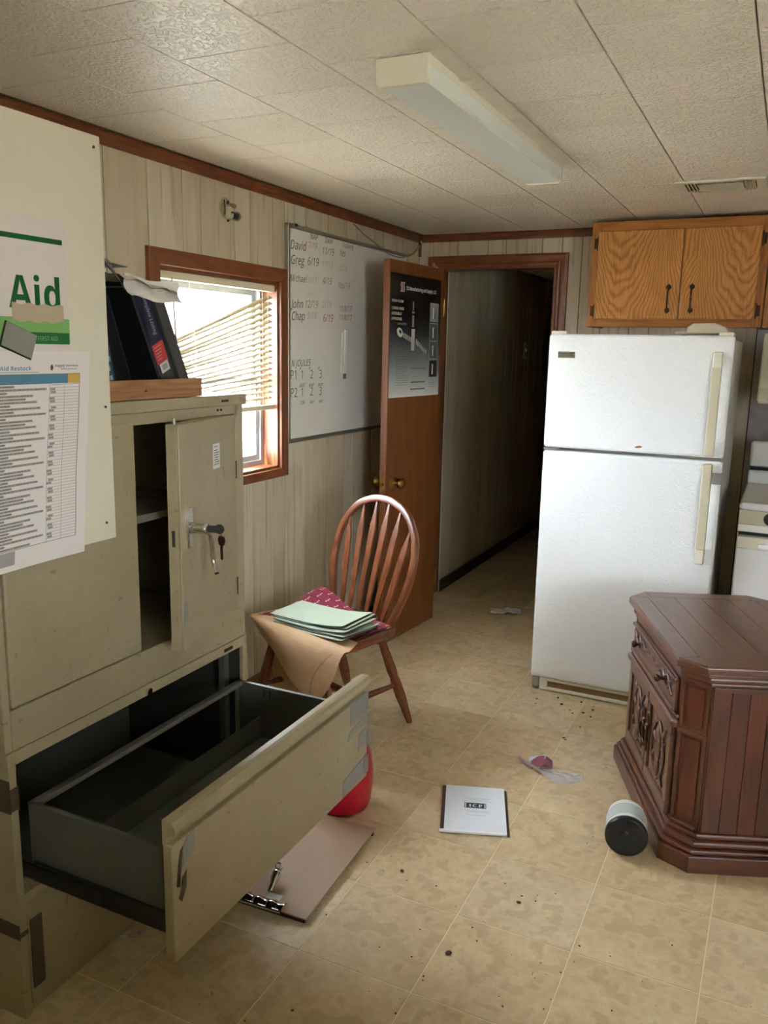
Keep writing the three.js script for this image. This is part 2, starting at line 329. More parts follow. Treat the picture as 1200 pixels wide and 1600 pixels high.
// hall behind the doorway
{
  const hz = -7.0, x0 = -1.835, x1 = -1.02;
  const w = structure('wall_hall_left', bx(x0 - 0.08, x0 - 0.006, 0, H, hz - 0.1, ZB - 0.1), mPanelGap, 'dark hall wall seen through the doorway');
  const cs = [hz, -6.8, -6.6, -6.4, -6.3, -6.1, -6, -5.83, -5.73, -5.52, -5.41, -5.2, -5.1, -4.93, -4.84, ZB - 0.1];
  planks(w, cs, 0, H, [], (a, b, p, q, i) => mesh('plank', uvm(bx(x0 - 0.006, x0, p, q, a, b), 'y', i * 0.3, i * 0.7), mPanel[i % 3], w));
  structure('wall_hall_right', uvm(bx(x1, x1 + 0.08, 0, H, hz - 0.1, ZB - 0.1), 'y'), mWallPlain, 'right wall of the dark hall');
  structure('wall_hall_end', uvm(bx(x0 - 0.08, x1 + 0.08, 0, H, hz - 0.1, hz), 'y'), mWallPlain, 'end wall of the dark hall');
  structure('ceiling_hall', bx(x0 - 0.1, x1 + 0.1, 2.06, H + 0.1, hz - 0.1, ZB - 0.1), mCeil[1], 'ceiling of the dark hall');
  structure('baseboard_hall', uvm(bx(x0, x0 + 0.012, 0, 0.075, hz, ZB - 0.1, 0.003), 'z'), mDarkWood, 'dark baseboard along the hall wall');
  const d = tag(group('door_2'), 'closed dark door at the far end of the hall', null, null, 'structure');
  mesh('door_panel', uvm(bx(-1.76, -1.08, 0.01, 1.95, hz, hz + 0.02), 'y'), mDoor, d);
  mesh('casing', uvm(merge([bx(x0, -1.76, 0, 2.0, hz, hz + 0.03), bx(-1.08, x1, 0, 2.0, hz, hz + 0.03), bx(x0, x1, 1.95, 2.01, hz, hz + 0.03)]), 'y'), mCasing, d);
  mesh('door_handle', merge([cyl(0.022, 0.022, 0.008, -1.7, 0.92, hz + 0.024, 16, 'z'), cyl(0.008, 0.008, 0.04, -1.7, 0.92, hz + 0.045, 12, 'z'), bx(-1.71, -1.6, 0.912, 0.928, hz + 0.058, hz + 0.07, 0.005)]), mChrome, d);
  const s = tag(group('light_switch', x0, 1.49, -6.3), 'small white light switch plate on the dark hall wall', 'light switch');
  mesh('switch_plate', bx(0, 0.006, -0.06, 0.06, -0.037, 0.037, 0.003), mWhite, s);
  mesh('toggle', bx(0.004, 0.018, -0.008, 0.014, -0.005, 0.005, 0.002), mCream, s);
}
// crown moulding
function crown(name, a, b, axis, wall, dir, label) {   // profile extruded along axis
  const prof = [[0, 0], [0.016, 0], [0.018, -0.008], [0.013, -0.014], [0.012, -0.026], [0.006, -0.034], [0.004, -0.042], [0, -0.042]];
  const g = extrude(prof, Math.abs(b - a));
  if (axis === 'z') { g.translate(0, 0, Math.min(a, b)); g.translate(wall, H, 0); } else { g.rotateY(-Math.PI / 2); g.scale(1, 1, 1); g.translate(Math.max(a, b), H, wall); }
  return structure(name, uvm(g, axis), mTrim, label);
}
crown('trim_1', ZB, ZF, 'z', XL, 1, 'reddish brown wood strip along the top of the left wall');
crown('trim_2', XL + 0.018, -0.94, 'x', ZB, 1, 'reddish brown wood strip along the top of the back wall');
structure('trim_3', uvm(bx(XL, XL + 0.016, 2.0, H - 0.042, ZB, ZB + 0.016, 0.004), 'y'), mTrim, 'short brown corner strip above the doorway');
structure('baseboard_left', uvm(bx(XL, XL + 0.01, 0, 0.06, ZB, ZF, 0.003), 'z'), mTrim, 'brown baseboard along the left wall');

// doorway casing
{
  const g = tag(group('trim_4'), 'moulded reddish brown casing round the doorway', null, null, 'structure');
  const P = [[0, 0], [0, 0.007], [0.01, 0.012], [0.018, 0.009], [0.03, 0.015], [0.048, 0.017], [0.06, 0.013], [0.062, 0]];
  const loft2 = (A, B) => { const pos = [], n = A.length; const tri = (...q) => q.forEach((p) => pos.push(p.x, p.y, p.z)); for (let i = 0; i < n; i++) { const j = (i + 1) % n; tri(A[i], B[i], B[j]); tri(A[i], B[j], A[j]); } for (let i = 1; i + 1 < n; i++) { tri(A[0], A[i], A[i + 1]); tri(B[0], B[i + 1], B[i]); } const g = new THREE.BufferGeometry(); g.setAttribute('position', new THREE.Float32BufferAttribute(pos, 3)); g.computeVertexNormals(); return g; };
  const strip = (fa, fb, grain) => uvm(loft2(P.map(fa), P.map(fb)), grain);
  mesh('side_casing', strip(([u, t]) => V(DOOR.x1 + u, 0, ZB + t), ([u, t]) => V(DOOR.x1 + u, DOOR.y1 + u, ZB + t), 'y'), mCasing, g);
  mesh('side_casing', strip(([u, t]) => V(DOOR.x0 - u, DOOR.y1 + u, ZB + t), ([u, t]) => V(DOOR.x0 - u, 0, ZB + t), 'y'), mCasing, g);
  mesh('head_casing', strip(([u, t]) => V(DOOR.x1 + u, DOOR.y1 + u, ZB + t), ([u, t]) => V(DOOR.x0 - u, DOOR.y1 + u, ZB + t), 'x'), mCasing, g);
  mesh('jamb', uvm(merge([bx(DOOR.x1 - 0.014, DOOR.x1, 0, DOOR.y1, ZB - 0.11, ZB + 0.002), bx(DOOR.x0, DOOR.x0 + 0.014, 0, DOOR.y1, ZB - 0.11, ZB + 0.002), bx(DOOR.x0, DOOR.x1, DOOR.y1 - 0.014, DOOR.y1, ZB - 0.11, ZB + 0.002)]), 'y'), mCasing, g);
}
// the window in the left wall
{
  const g = tag(group('window_1'), 'window with reddish wood casing in the left wall', null, null, 'structure');
  const { z0, z1, y0, y1 } = WIN, o = 0.056, x1 = XL + 0.014;
  const board = (p, grain) => { const e = extrude(p, 0.014, 0.003); e.rotateY(Math.PI / 2); return uvm(e.translate(XL, 0, 0), grain); };
  // shape coordinates (s, y) with z = -s
  const A = -z1, B = -z0;
  mesh('casing', board([[A - o, y1 + o], [A, y1], [B, y1], [B + o, y1 + o]], 'z'), mCasing, g);
  mesh('casing', board([[A - o, y0 - o + 0.018], [B + o, y0 - o + 0.018], [B, y0], [A, y0]], 'z'), mCasing, g);
  mesh('casing', board([[A - o, y0 - o + 0.018], [A, y0], [A, y1], [A - o, y1 + o]], 'y'), mCasing, g);
  mesh('casing', board([[B, y0], [B + o, y0 - o + 0.018], [B + o, y1 + o], [B, y1]], 'y'), mCasing, g);
  const xo = XL - 0.1;
  mesh('jamb', uvm(bx(xo, XL + 0.002, y0, y1, z0, z0 + 0.012), 'y'), mCasing, g); mesh('jamb', uvm(bx(xo, XL + 0.002, y0, y1, z1 - 0.012, z1), 'y'), mCasing, g);
  mesh('jamb', uvm(bx(xo, XL + 0.002, y1 - 0.012, y1, z0, z1), 'z'), mCasing, g);
  mesh('window_sill', uvm(bx(xo, XL + 0.002, y0, y0 + 0.012, z0, z1), 'z'), mCasing, g);
  const fr = (a, b, p, q, xa, xb, t) => merge([bx(xa, xb, p, p + t, a, b), bx(xa, xb, q - t, q, a, b), bx(xa, xb, p + t, q - t, a, a + t), bx(xa, xb, p + t, q - t, b - t, b)]);
  mesh('outer_frame', fr(z0 + 0.012, z1 - 0.012, y0 + 0.012, y1 - 0.012, xo - 0.005, xo + 0.03, 0.022), mWinFrame, g);
  const low = mesh('lower_sash', fr(z0 + 0.034, z1 - 0.034, y0 + 0.034, 1.35, xo + 0.004, xo + 0.02, 0.024), mWinFrame, g);
  const up = mesh('upper_sash', fr(z0 + 0.034, z1 - 0.034, 1.33, y1 - 0.034, xo - 0.006, xo + 0.004, 0.024), mWinFrame, g);
  const pane = (p, q, x) => new THREE.PlaneGeometry(z1 - z0 - 0.09, q - p).rotateY(Math.PI / 2).translate(x, (p + q) / 2, (z0 + z1) / 2);
  mesh('pane', pane(y0 + 0.05, 1.335, xo + 0.012), mGlass, low); mesh('pane', pane(1.345, y1 - 0.05, xo - 0.001), mGlass, up);
}
// the broken blind
{
  const X = -2.004, zr = -3.052, zl = -2.345;
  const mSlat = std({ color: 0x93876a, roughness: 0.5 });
  const mHead = std({ color: 0xd8ccaa, roughness: 0.5 });
  const g = tag(group('window_blind', X, 0, zr), 'cream mini blind in the window with slats sagging in a fan to the left', 'blind');
  mesh('headrail', bx(-0.014, 0.012, 1.703, 1.731, -0.02, zl - zr + 0.008, 0.003), mHead, g);
  const arc = (L) => { const s = new THREE.Shape(), n = 6; const pt = []; for (let k = 0; k <= n; k++) { const t = (k / n - 0.5) * 0.024; pt.push([t, 0.0026 * (1 - (t / 0.012) ** 2)]); } s.moveTo(...pt[0]); pt.slice(1).forEach((p) => s.lineTo(...p)); pt.slice().reverse().forEach((p) => s.lineTo(p[0], p[1] - 0.0007)); return new THREE.ExtrudeGeometry(s, { depth: L, bevelEnabled: false }); };
  const L = zl - zr; const geo = arc(1);
  const N = 18;
  for (let i = 0; i < N; i++) {
    const yr = 1.684 - 0.0247 * i, yl = 1.47 - 0.0132 * i + 0.004 * Math.sin(i * 1.7);
    const len = Math.hypot(L, yr - yl);
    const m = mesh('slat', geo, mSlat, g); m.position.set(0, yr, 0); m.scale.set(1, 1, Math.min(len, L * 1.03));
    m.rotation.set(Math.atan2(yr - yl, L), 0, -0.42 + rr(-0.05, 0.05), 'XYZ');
  }
  mesh('bottom_rail', bx(-0.013, 0.013, 1.212, 1.232, -0.012, L - 0.01, 0.004), mHead, g);
  for (const z of [0.035, 0.075]) mesh('ladder_cord', merge([bx(-0.0135, -0.0125, 1.22, 1.705, z, z + 0.0016), bx(0.0125, 0.0135, 1.22, 1.705, z, z + 0.0016)]), mCreamDull, g);
  mesh('ladder_cord', merge([tube([[0.012, 1.703, L - 0.16], [0.013, 1.62, L - 0.17], [0.012, 1.53, L - 0.185], [0.012, 1.4, L - 0.19], [0.012, 1.23, L - 0.19]], 0.0009, 24, 5)]), mCreamDull, g);
  const w = mesh('tilt_wand', merge([bar([0.018, 1.69, L - 0.06], [0.02, 1.26, L - 0.085], [[0, 0.0032], [1, 0.0036]], 8), cyl(0.003, 0.003, 0.02, 0.017, 1.7, L - 0.06, 8)]), std({ color: 0x9a7f78, roughness: 0.4 }), g);
  tag(w, 'thin brownish tilt wand');
}

// ------------------------------------------------------------------ open door with its poster
const DG = [-1.715, -3.62, 84.6 * Math.PI / 180];
{
  const g = tag(group('door_1', DG[0], 0, DG[1], DG[2]), 'brown wood door standing open against the left wall', null, null, 'structure');
  mesh('door_panel', uvm(bx(-0.002, 0.545, 0.006, 1.89, -0.035, 0, 0.003), 'y'), mDoor, g);
  const kn = (s) => lathe([[0.0001, 0], [0.03, 0.0], [0.031, 0.004], [0.02, 0.009], [0.009, 0.013], [0.009, 0.028], [0.016, 0.034], [0.025, 0.044], [0.0265, 0.054], [0.021, 0.063], [0.008, 0.067], [0.0001, 0.0675]], 24).rotateX(s * Math.PI / 2);
  mesh('knob', kn(1).translate(0.062, 0.83, 0), mBrass, g); mesh('knob', kn(-1).translate(0.062, 0.83, -0.035), mBrass, g);
  mesh('latch_plate', merge([bx(-0.0035, -0.001, 0.8, 0.86, -0.03, -0.005, 0.001), bx(-0.012, -0.002, 0.822, 0.838, -0.024, -0.011, 0.003)]), mBrass, g);
  for (const y of [0.2, 1.65]) mesh('hinge', merge([bx(0.544, 0.548, y, y + 0.09, -0.034, 0), cyl(0.006, 0.006, 0.09, 0.551, y + 0.045, 0.004, 10)]), mBrass, g);
  const t = canvasTex(512, 620, (c, w, h) => {
    const gr = c.createLinearGradient(0, 0, 0, h); gr.addColorStop(0, '#060708'); gr.addColorStop(0.3, '#0a0b0b'); gr.addColorStop(0.48, '#2c3030'); gr.addColorStop(0.62, '#5c625f'); gr.addColorStop(1, '#cfd0c6'); c.fillStyle = gr; c.fillRect(0, 0, w, h);
    c.strokeStyle = '#e8d8c8'; c.lineWidth = 5; for (let k = 0; k < 3; k++) { c.beginPath(); c.moveTo(104 + k * 14, 40); c.bezierCurveTo(84 + k * 14, 56, 112 + k * 14, 66, 96 + k * 14, 88); c.stroke(); }
    c.fillStyle = '#d8d8d0'; c.font = 'bold 25px sans-serif'; c.fillText('TSI Manufacturing and Supply, LLC', 148, 76, 310);
    c.fillStyle = '#c8cbb8'; c.font = 'bold 20px sans-serif'; ['HIGH-FLOW', 'CASING HEAD', 'ASSEMBLY', 'APPROVED'].forEach((s, k) => c.fillText(s, 12, 142 + k * 26 + (k ? 10 : 0), 118));
    c.font = '14px sans-serif'; c.fillText('C A P A C I T Y', 70, 252);
    c.fillStyle = '#aab0a6'; c.fillRect(208, 270, 34, 110); c.fillStyle = '#7f867e'; c.fillRect(214, 130, 12, 44); c.fillRect(208, 180, 26, 10); c.fillRect(212, 200, 18, 60); c.fillStyle = '#cfd2c4';
    c.beginPath(); c.ellipse(96, 290, 30, 22, 0.5, 0, 7); c.fill(); c.fillStyle = '#2a2c2a'; c.beginPath(); c.ellipse(100, 286, 12, 9, 0.5, 0, 7); c.fill(); c.fillStyle = '#b8bdb0'; for (let k = 0; k < 6; k++) c.fillRect(128 + k * 14, 290 + k * 4, 8, 26); for (let k = 0; k < 7; k++) c.fillRect(256 + k * 17, 320 + k * 9, 9, 28 - k);
    [[130, '#8a8f8a'], [235, '#4a4d4a'], [330, '#585c58'], [430, '#1c1e1c']].forEach(([y, f]) => { c.fillStyle = '#a0a49c'; c.fillRect(398, y - 4, 92, 98); c.fillStyle = f; c.fillRect(402, y, 84, 90); c.fillStyle = '#d0d2c8'; c.fillRect(430, y + 20, 14, 56); c.fillStyle = '#222'; c.fillRect(450, y + 26, 8, 50); });
    c.fillStyle = '#3a3d3a'; c.fillRect(212, 470, 150, 3); c.fillRect(212, 542, 150, 5); c.fillRect(212, 578, 150, 6); for (let k = 0; k < 9; k++) { c.fillStyle = '#8a8d86'; c.fillRect(216, 482 + k * 11, 60 + (k * 37) % 80, 2); }
    for (let k = 0; k < 14; k++) { c.fillStyle = 'rgba(60,64,60,.6)'; c.fillRect(60, 400 + k * 12, 90 + (k * 53) % 60, 2); }
    for (let k = 0; k < 5; k++) { c.fillStyle = '#777a74'; c.fillRect(404, 534 + k * 9, 60 + (k * 29) % 24, 2); }
  });
  const p = tag(group('poster', DG[0], 0, DG[1], DG[2]), 'black and grey product poster taped to the open brown door', 'poster');
  mesh('poster_sheet', sheet((u, v) => V(0.004 + u * 0.512, 1.247 + v * 0.583, 0.0022 + 0.0012 * Math.sin(u * 9) * Math.sin(v * 7)), 14, 14, 0.0007), std({ map: t, roughness: 0.45 }), p);
}
// ------------------------------------------------------------------ things on the left wall
const mBellTan = std({ color: 0x94866a, roughness: 0.6 }), mBellDial = std({ color: 0xbcb196, roughness: 0.5 });
{
  const z0 = -3.142, y0 = 1.063, W = 1.22, Hh = 0.925;
  const g = tag(group('whiteboard', XL, y0, z0, Math.PI / 2), 'large whiteboard with handwritten names and dates, metal framed, beside the window', 'whiteboard');
  const t = canvasTex(1536, 1160, (c, w, h) => {
    c.fillStyle = '#dcd8cc'; c.fillRect(0, 0, w, h);
    const P = (u, v) => [u / W * w, v / Hh * h], S = 1260;
    const wr = (s, u, v, px, col, rot = -0.03, it = 'italic ') => { const [x, y] = P(u, v); c.save(); c.translate(x, y); c.rotate(rot); c.fillStyle = col; c.font = it + px + 'px sans-serif'; c.fillText(s, -px * s.length * 0.25, px * 0.3); c.restore(); };
    const K = '#2a2a30', G = '#7c7a72', R = '#8a3a34', F = 'rgba(140,90,80,.55)', L = 'rgba(150,145,120,.6)';
    wr('NAP', 0.216, 0.026, 46, K); wr('Date', 0.355, 0.026, 44, K); wr('Training', 0.549, 0.03, 40, '#55564e');
    wr('David', 0.088, 0.08, 66, K); wr('7/19', 0.21, 0.066, 50, F); wr('11/19', 0.35, 0.076, 56, R); wr('Yes', 0.49, 0.068, 52, R);
    wr('Greg', 0.078, 0.142, 66, K); wr('6/19', 0.214, 0.135, 62, '#4a4a44'); wr('11/19', 0.345, 0.135, 50, L); wr('2/19', 0.5, 0.135, 46, L);
    wr('Michael', 0.09, 0.218, 52, '#4a4a44'); wr('6/19', 0.21, 0.214, 48, L); wr('4/19', 0.344, 0.208, 54, '#9a5a50'); wr('Yes/19', 0.508, 0.216, 52, '#8c8478');
    wr('John', 0.08, 0.327, 62, K); wr('12/19', 0.2, 0.321, 58, '#8f6a58'); wr('2/19', 0.34, 0.316, 56, L); wr('11/8/17', 0.524, 0.324, 48, R);
    wr('Chap', 0.08, 0.378, 62, K); wr('5/19', 0.205, 0.37, 52, L); wr('6/19', 0.354, 0.376, 60, R); wr('11/8/17', 0.525, 0.366, 48, R);
    wr('N JOULES', 0.108, 0.582, 50, '#3a3a38');
    [[0.634, 'P1'], [0.712, 'P2']].forEach(([v, s]) => { wr(s, 0.05, v, 72, '#5a5a54', 0, ''); ['1', '2', '3'].forEach((d, k) => { wr('#', 0.105 + k * 0.082, v - 0.03, 26, '#3a3a38'); wr(d, 0.125 + k * 0.082, v, 68, '#5a5a54', 0, ''); wr(k ? 'nan' : '500', 0.125 + k * 0.082, v + 0.045, 30, '#44443e'); }); });
    for (let k = 0; k < 30; k++) { c.fillStyle = 'rgba(120,116,100,.05)'; c.fillRect(rr(0, w), rr(0, h), rr(40, 200), rr(8, 40)); }
  });
  const bm = std({ map: t, roughness: 0.32 });
  const b = new THREE.BoxGeometry(W, Hh, 0.008).translate(W / 2, Hh / 2, 0.006); mesh('board', b, bm, g);
  mesh('frame_rail', bx(0, W, Hh - 0.012, Hh + 0.006, 0, 0.02, 0.003), mAlu, g); mesh('frame_rail', bx(0, W, -0.006, 0.012, 0, 0.02, 0.003), mAlu, g);
  mesh('frame_rail', bx(-0.006, 0.012, 0, Hh, 0, 0.02, 0.003), mAlu, g); mesh('frame_rail', bx(W - 0.012, W + 0.006, 0, Hh, 0, 0.02, 0.003), mAlu, g);
  mesh('clip', bx(0.05, 0.066, Hh - 0.004, Hh + 0.008, 0.018, 0.024, 0.002), mBlack, g);
  const s = tag(group('magnetic_strip', XL + 0.0102, y0 + 0.49, z0 - 0.515, Math.PI / 2), 'pair of narrow white strips stuck on the whiteboard', 'strip');
  mesh('strip', bx(-0.024, -0.008, -0.195, 0, 0, 0.006, 0.002).rotateZ(-0.05), mCream, s); mesh('strip', bx(0.006, 0.028, -0.2, 0.012, 0, 0.006, 0.002).rotateZ(-0.05), mWhite, s);
  mesh('strip_end', bx(0.004, 0.026, -0.222, -0.198, 0, 0.007, 0.002).rotateZ(-0.05), mPineish(), s);
}
function mPineish() { return std({ color: 0x8a6a48, roughness: 0.6 }); }
{
  const g = tag(group('wall_bell', XL, 1.984, -2.735), 'small round bell mechanism without its cover, high on the left wall', 'bell');
  mesh('base_plate', lathe([[0.0001, 0.006], [0.03, 0.006], [0.036, 0.004], [0.038, 0]], 28).rotateZ(-Math.PI / 2).translate(0.0, 0.004, 0.012), mBellTan, g);
  mesh('dial', lathe([[0.0001, 0.024], [0.004, 0.024], [0.0045, 0.022], [0.02, 0.022], [0.022, 0.02], [0.022, 0.006]], 24).rotateZ(-Math.PI / 2).translate(0, -0.012, 0.006), mBellDial, g);
  mesh('axle', cyl(0.003, 0.003, 0.012, 0.026, -0.012, 0.006, 10, 'x'), mInnerDark, g);
  mesh('magnet_coil', merge([cyl(0.012, 0.012, 0.024, 0.018, -0.02, -0.022, 16, 'z')]), mInnerDark, g);
  mesh('coil_cap', cyl(0.017, 0.017, 0.008, 0.018, -0.02, -0.038, 18, 'z'), mBellTan, g);
  mesh('terminal_block', bx(0.004, 0.02, 0.01, 0.024, -0.032, -0.008, 0.002), mPineish(), g);
  mesh('spring_clip', tube([[0.008, 0.03, 0.03], [0.014, 0.012, 0.036], [0.014, -0.01, 0.034], [0.008, -0.022, 0.028]], 0.0025, 16, 6), mInnerDark, g);
  mesh('contact', bx(0.005, 0.014, 0.018, 0.03, 0.006, 0.014, 0.002), mInnerDark, g); mesh('contact', bx(0.005, 0.012, -0.045, -0.037, 0.004, 0.012, 0.002), mInnerDark, g);
}
tag(mesh('wall_cable', merge([tube([[XL + 0.006, 2.072, -3.75], [XL + 0.01, 2.035, -3.86], [XL + 0.012, 2.0, -4.02], [XL + 0.012, 1.975, -4.12], [XL + 0.012, 1.97, -4.28], [XL + 0.012, 2.0, -4.45], [XL + 0.014, 2.06, -4.55]], 0.0035, 60, 8)]), std({ color: 0x8c8474, roughness: 0.5 })), 'thin grey cable looping above the whiteboard near the corner', 'cable');

// ------------------------------------------------------------------ lateral file with its drawer pulled out
const FX = -1.38, FZ0 = -1.108, FZ1 = -1.965, FB = -1.84;
{
  const g = tag(group('lateral_file', FX, 0, FZ0), 'tan metal two-drawer lateral file with its top drawer pulled open', 'filing cabinet');
  const W = FZ0 - FZ1, D = FX - FB;
  mesh('side_panel', uvm(bx(-D, 0, 0, 0.633, -0.02, 0, 0.002), 'y'), mTan, g); mesh('side_panel', uvm(bx(-D, 0, 0, 0.633, -W, -W + 0.02, 0.002), 'y'), mTan, g);
  mesh('back_panel', bx(-D, -D + 0.01, 0.02, 0.62, -W + 0.02, -0.02), mInner, g);
  mesh('top_panel', uvm(bx(-D, 0, 0.604, 0.633, -W + 0.02, -0.02, 0.002), 'z'), mTan, g);
  mesh('mid_rail', uvm(bx(-0.05, -0.002, 0.275, 0.298, -W + 0.02, -0.02, 0.002), 'z'), mTan, g);
  mesh('base', uvm(bx(-D, -0.01, 0.0, 0.02, -W + 0.02, -0.02), 'z'), mTan, g);
  mesh('lock', merge([cyl(0.009, 0.009, 0.01, 0.003, 0.616, -0.426, 18, 'x'), bx(0.006, 0.0095, 0.611, 0.621, -0.427, -0.425)]), mChrome, g);
  mesh('maker_plate', bx(0, 0.003, 0.612, 0.622, -0.785, -0.745, 0.002), mAntique, g);
  mesh('shade_liner', merge([bx(-D + 0.01, -0.012, 0.02, 0.604, -0.022, -0.02), bx(-D + 0.01, -0.012, 0.02, 0.604, -W + 0.02, -W + 0.022), bx(-D + 0.01, -0.012, 0.602, 0.604, -W + 0.02, -0.02)]), mInnerDark, g);  // dark sheets that stand in for the shade inside the file
  // inner post and slide mounts
  mesh('inner_post', bx(-0.07, -0.05, 0.3, 0.604, -W + 0.02, -W + 0.045), mInner, g);
  // lower drawer, closed
  const d2 = group('drawer', 0, 0, 0, 0, g);
  mesh('drawer_front', uvm(merge([bx(-0.02, -0.003, 0.022, 0.262, -W + 0.024, -0.024, 0.003), bx(-0.02, 0.004, 0.244, 0.272, -W + 0.024, -0.024, 0.003)]), 'z'), mTan, d2);
  mesh('drawer_box', bx(-0.42, -0.02, 0.03, 0.2, -W + 0.04, -0.04), mInner, d2);
  mesh('tape_piece', bx(-0.002, 0.0015, 0.06, 0.23, -0.06, -0.028, 0.001), mDuctDark, d2);
  // upper drawer, pulled out
  const d = group('drawer', 0.425, 0, 0, 0, g);
  const fz0 = -0.002, fz1 = -0.822;
  mesh('drawer_front', uvm(bx(-0.022, 0, 0.3, 0.551, fz1, fz0, 0.003), 'z'), mTan, d);
  mesh('pull_lip', uvm((() => { const P = [[-0.022, 0.548], [-0.014, 0.548], [-0.014, 0.565], [-0.004, 0.572], [0.006, 0.574], [0.009, 0.582], [0.007, 0.591], [0.001, 0.598], [-0.008, 0.6], [-0.022, 0.6]]; const e = extrude(P, fz0 - fz1, 0); return e.translate(0, 0, fz1); })(), 'z'), mTan, d);
  mesh('drawer_side', merge([bx(-0.41, -0.02, 0.352, 0.515, -0.036, -0.032), bx(-0.41, -0.02, 0.511, 0.517, -0.041, -0.03)]), mInner, d);
  mesh('drawer_side', merge([bx(-0.41, -0.02, 0.352, 0.515, -0.792, -0.788), bx(-0.41, -0.02, 0.511, 0.517, -0.794, -0.783), bx(-0.15, -0.14, 0.5, 0.513, -0.787, -0.786)]), mInner, d);
  mesh('drawer_floor', merge([bx(-0.33, -0.02, 0.352, 0.357, -0.788, -0.036), bx(-0.335, -0.33, 0.352, 0.42, -0.788, -0.036)]), mInner, d);
  mesh('back_rail', merge([bx(-0.412, -0.39, 0.505, 0.517, -0.79, -0.034, 0.002), bx(-0.41, -0.404, 0.352, 0.517, -0.05, -0.034), bx(-0.41, -0.404, 0.352, 0.517, -0.79, -0.774)]), mAlu, d);
  mesh('slide', merge([bx(-0.40, -0.022, 0.338, 0.384, -0.03, -0.024, 0.002), bx(-0.44, -0.2, 0.345, 0.378, -0.025, -0.02)]), mBlack, d);
  mesh('slide', merge([bx(-0.40, -0.022, 0.338, 0.384, -0.8, -0.794, 0.002), bx(-0.44, -0.2, 0.345, 0.378, -0.804, -0.8)]), mBlack, d);
  for (const q of [[-0.2, -0.18, 0.43, 0.445], [-0.09, -0.086, 0.48, 0.506], [-0.11, -0.106, 0.48, 0.506], [-0.3, -0.296, 0.48, 0.506], [-0.32, -0.316, 0.48, 0.506]]) mesh('slot', bx(...q, -0.7875, -0.7862), mInnerDark, d);
  const tape = (pts, mat, l) => { const e = extrude(pts, 0.0012, 0.0003); e.rotateY(Math.PI / 2); return mesh('tape_piece', e, mat, d); };   // (s, y), z = -s
  tape([[0.028, 0.49], [0.066, 0.51], [0.068, 0.552], [0.045, 0.545], [0.03, 0.53], [0.034, 0.51]], mDuct);
  tape([[0.018, 0.432], [0.026, 0.42], [0.04, 0.445], [0.042, 0.48], [0.03, 0.47], [0.026, 0.45]], mDuctDark);
  tape([[0.012, 0.46], [0.02, 0.455], [0.028, 0.5], [0.034, 0.535], [0.026, 0.53], [0.018, 0.5]], mDuctDark);
  tape([[0.72, 0.492], [0.822, 0.5], [0.822, 0.556], [0.716, 0.548]], mDuct); tape([[0.705, 0.45], [0.73, 0.46], [0.822, 0.468], [0.822, 0.49], [0.76, 0.484], [0.712, 0.474]], mDuct);
  tape([[0.765, 0.4], [0.8, 0.405], [0.822, 0.412], [0.822, 0.45], [0.77, 0.446]], mDuct); tape([[0.68, 0.306], [0.815, 0.318], [0.82, 0.37], [0.79, 0.366], [0.682, 0.35]], mDuct);
  mesh('tape_fold', sheet((u, v) => V(0.002 + 0.006 * Math.sin(u * 3.1), 0.32 + v * 0.05, -0.8 - u * 0.026), 6, 4, 0.0008), mDuct, d); mesh('tape_fold', sheet((u, v) => V(0.003 + 0.004 * Math.sin(u * 3.1), 0.4 + v * 0.045, -0.81 - u * 0.016), 6, 4, 0.0008), mDuct, d);
  // dark tape bands wrapped round the left side
  for (const [y0, y1] of [[0.5, 0.575], [0.2, 0.235]]) mesh('tape_band', merge([bx(-0.4, 0.0015, y0, y1, 0, 0.0015), bx(0, 0.0015, y0 + 0.004, y1 - 0.02, -0.022, 0.0015)]), mDuctDark, g);
}
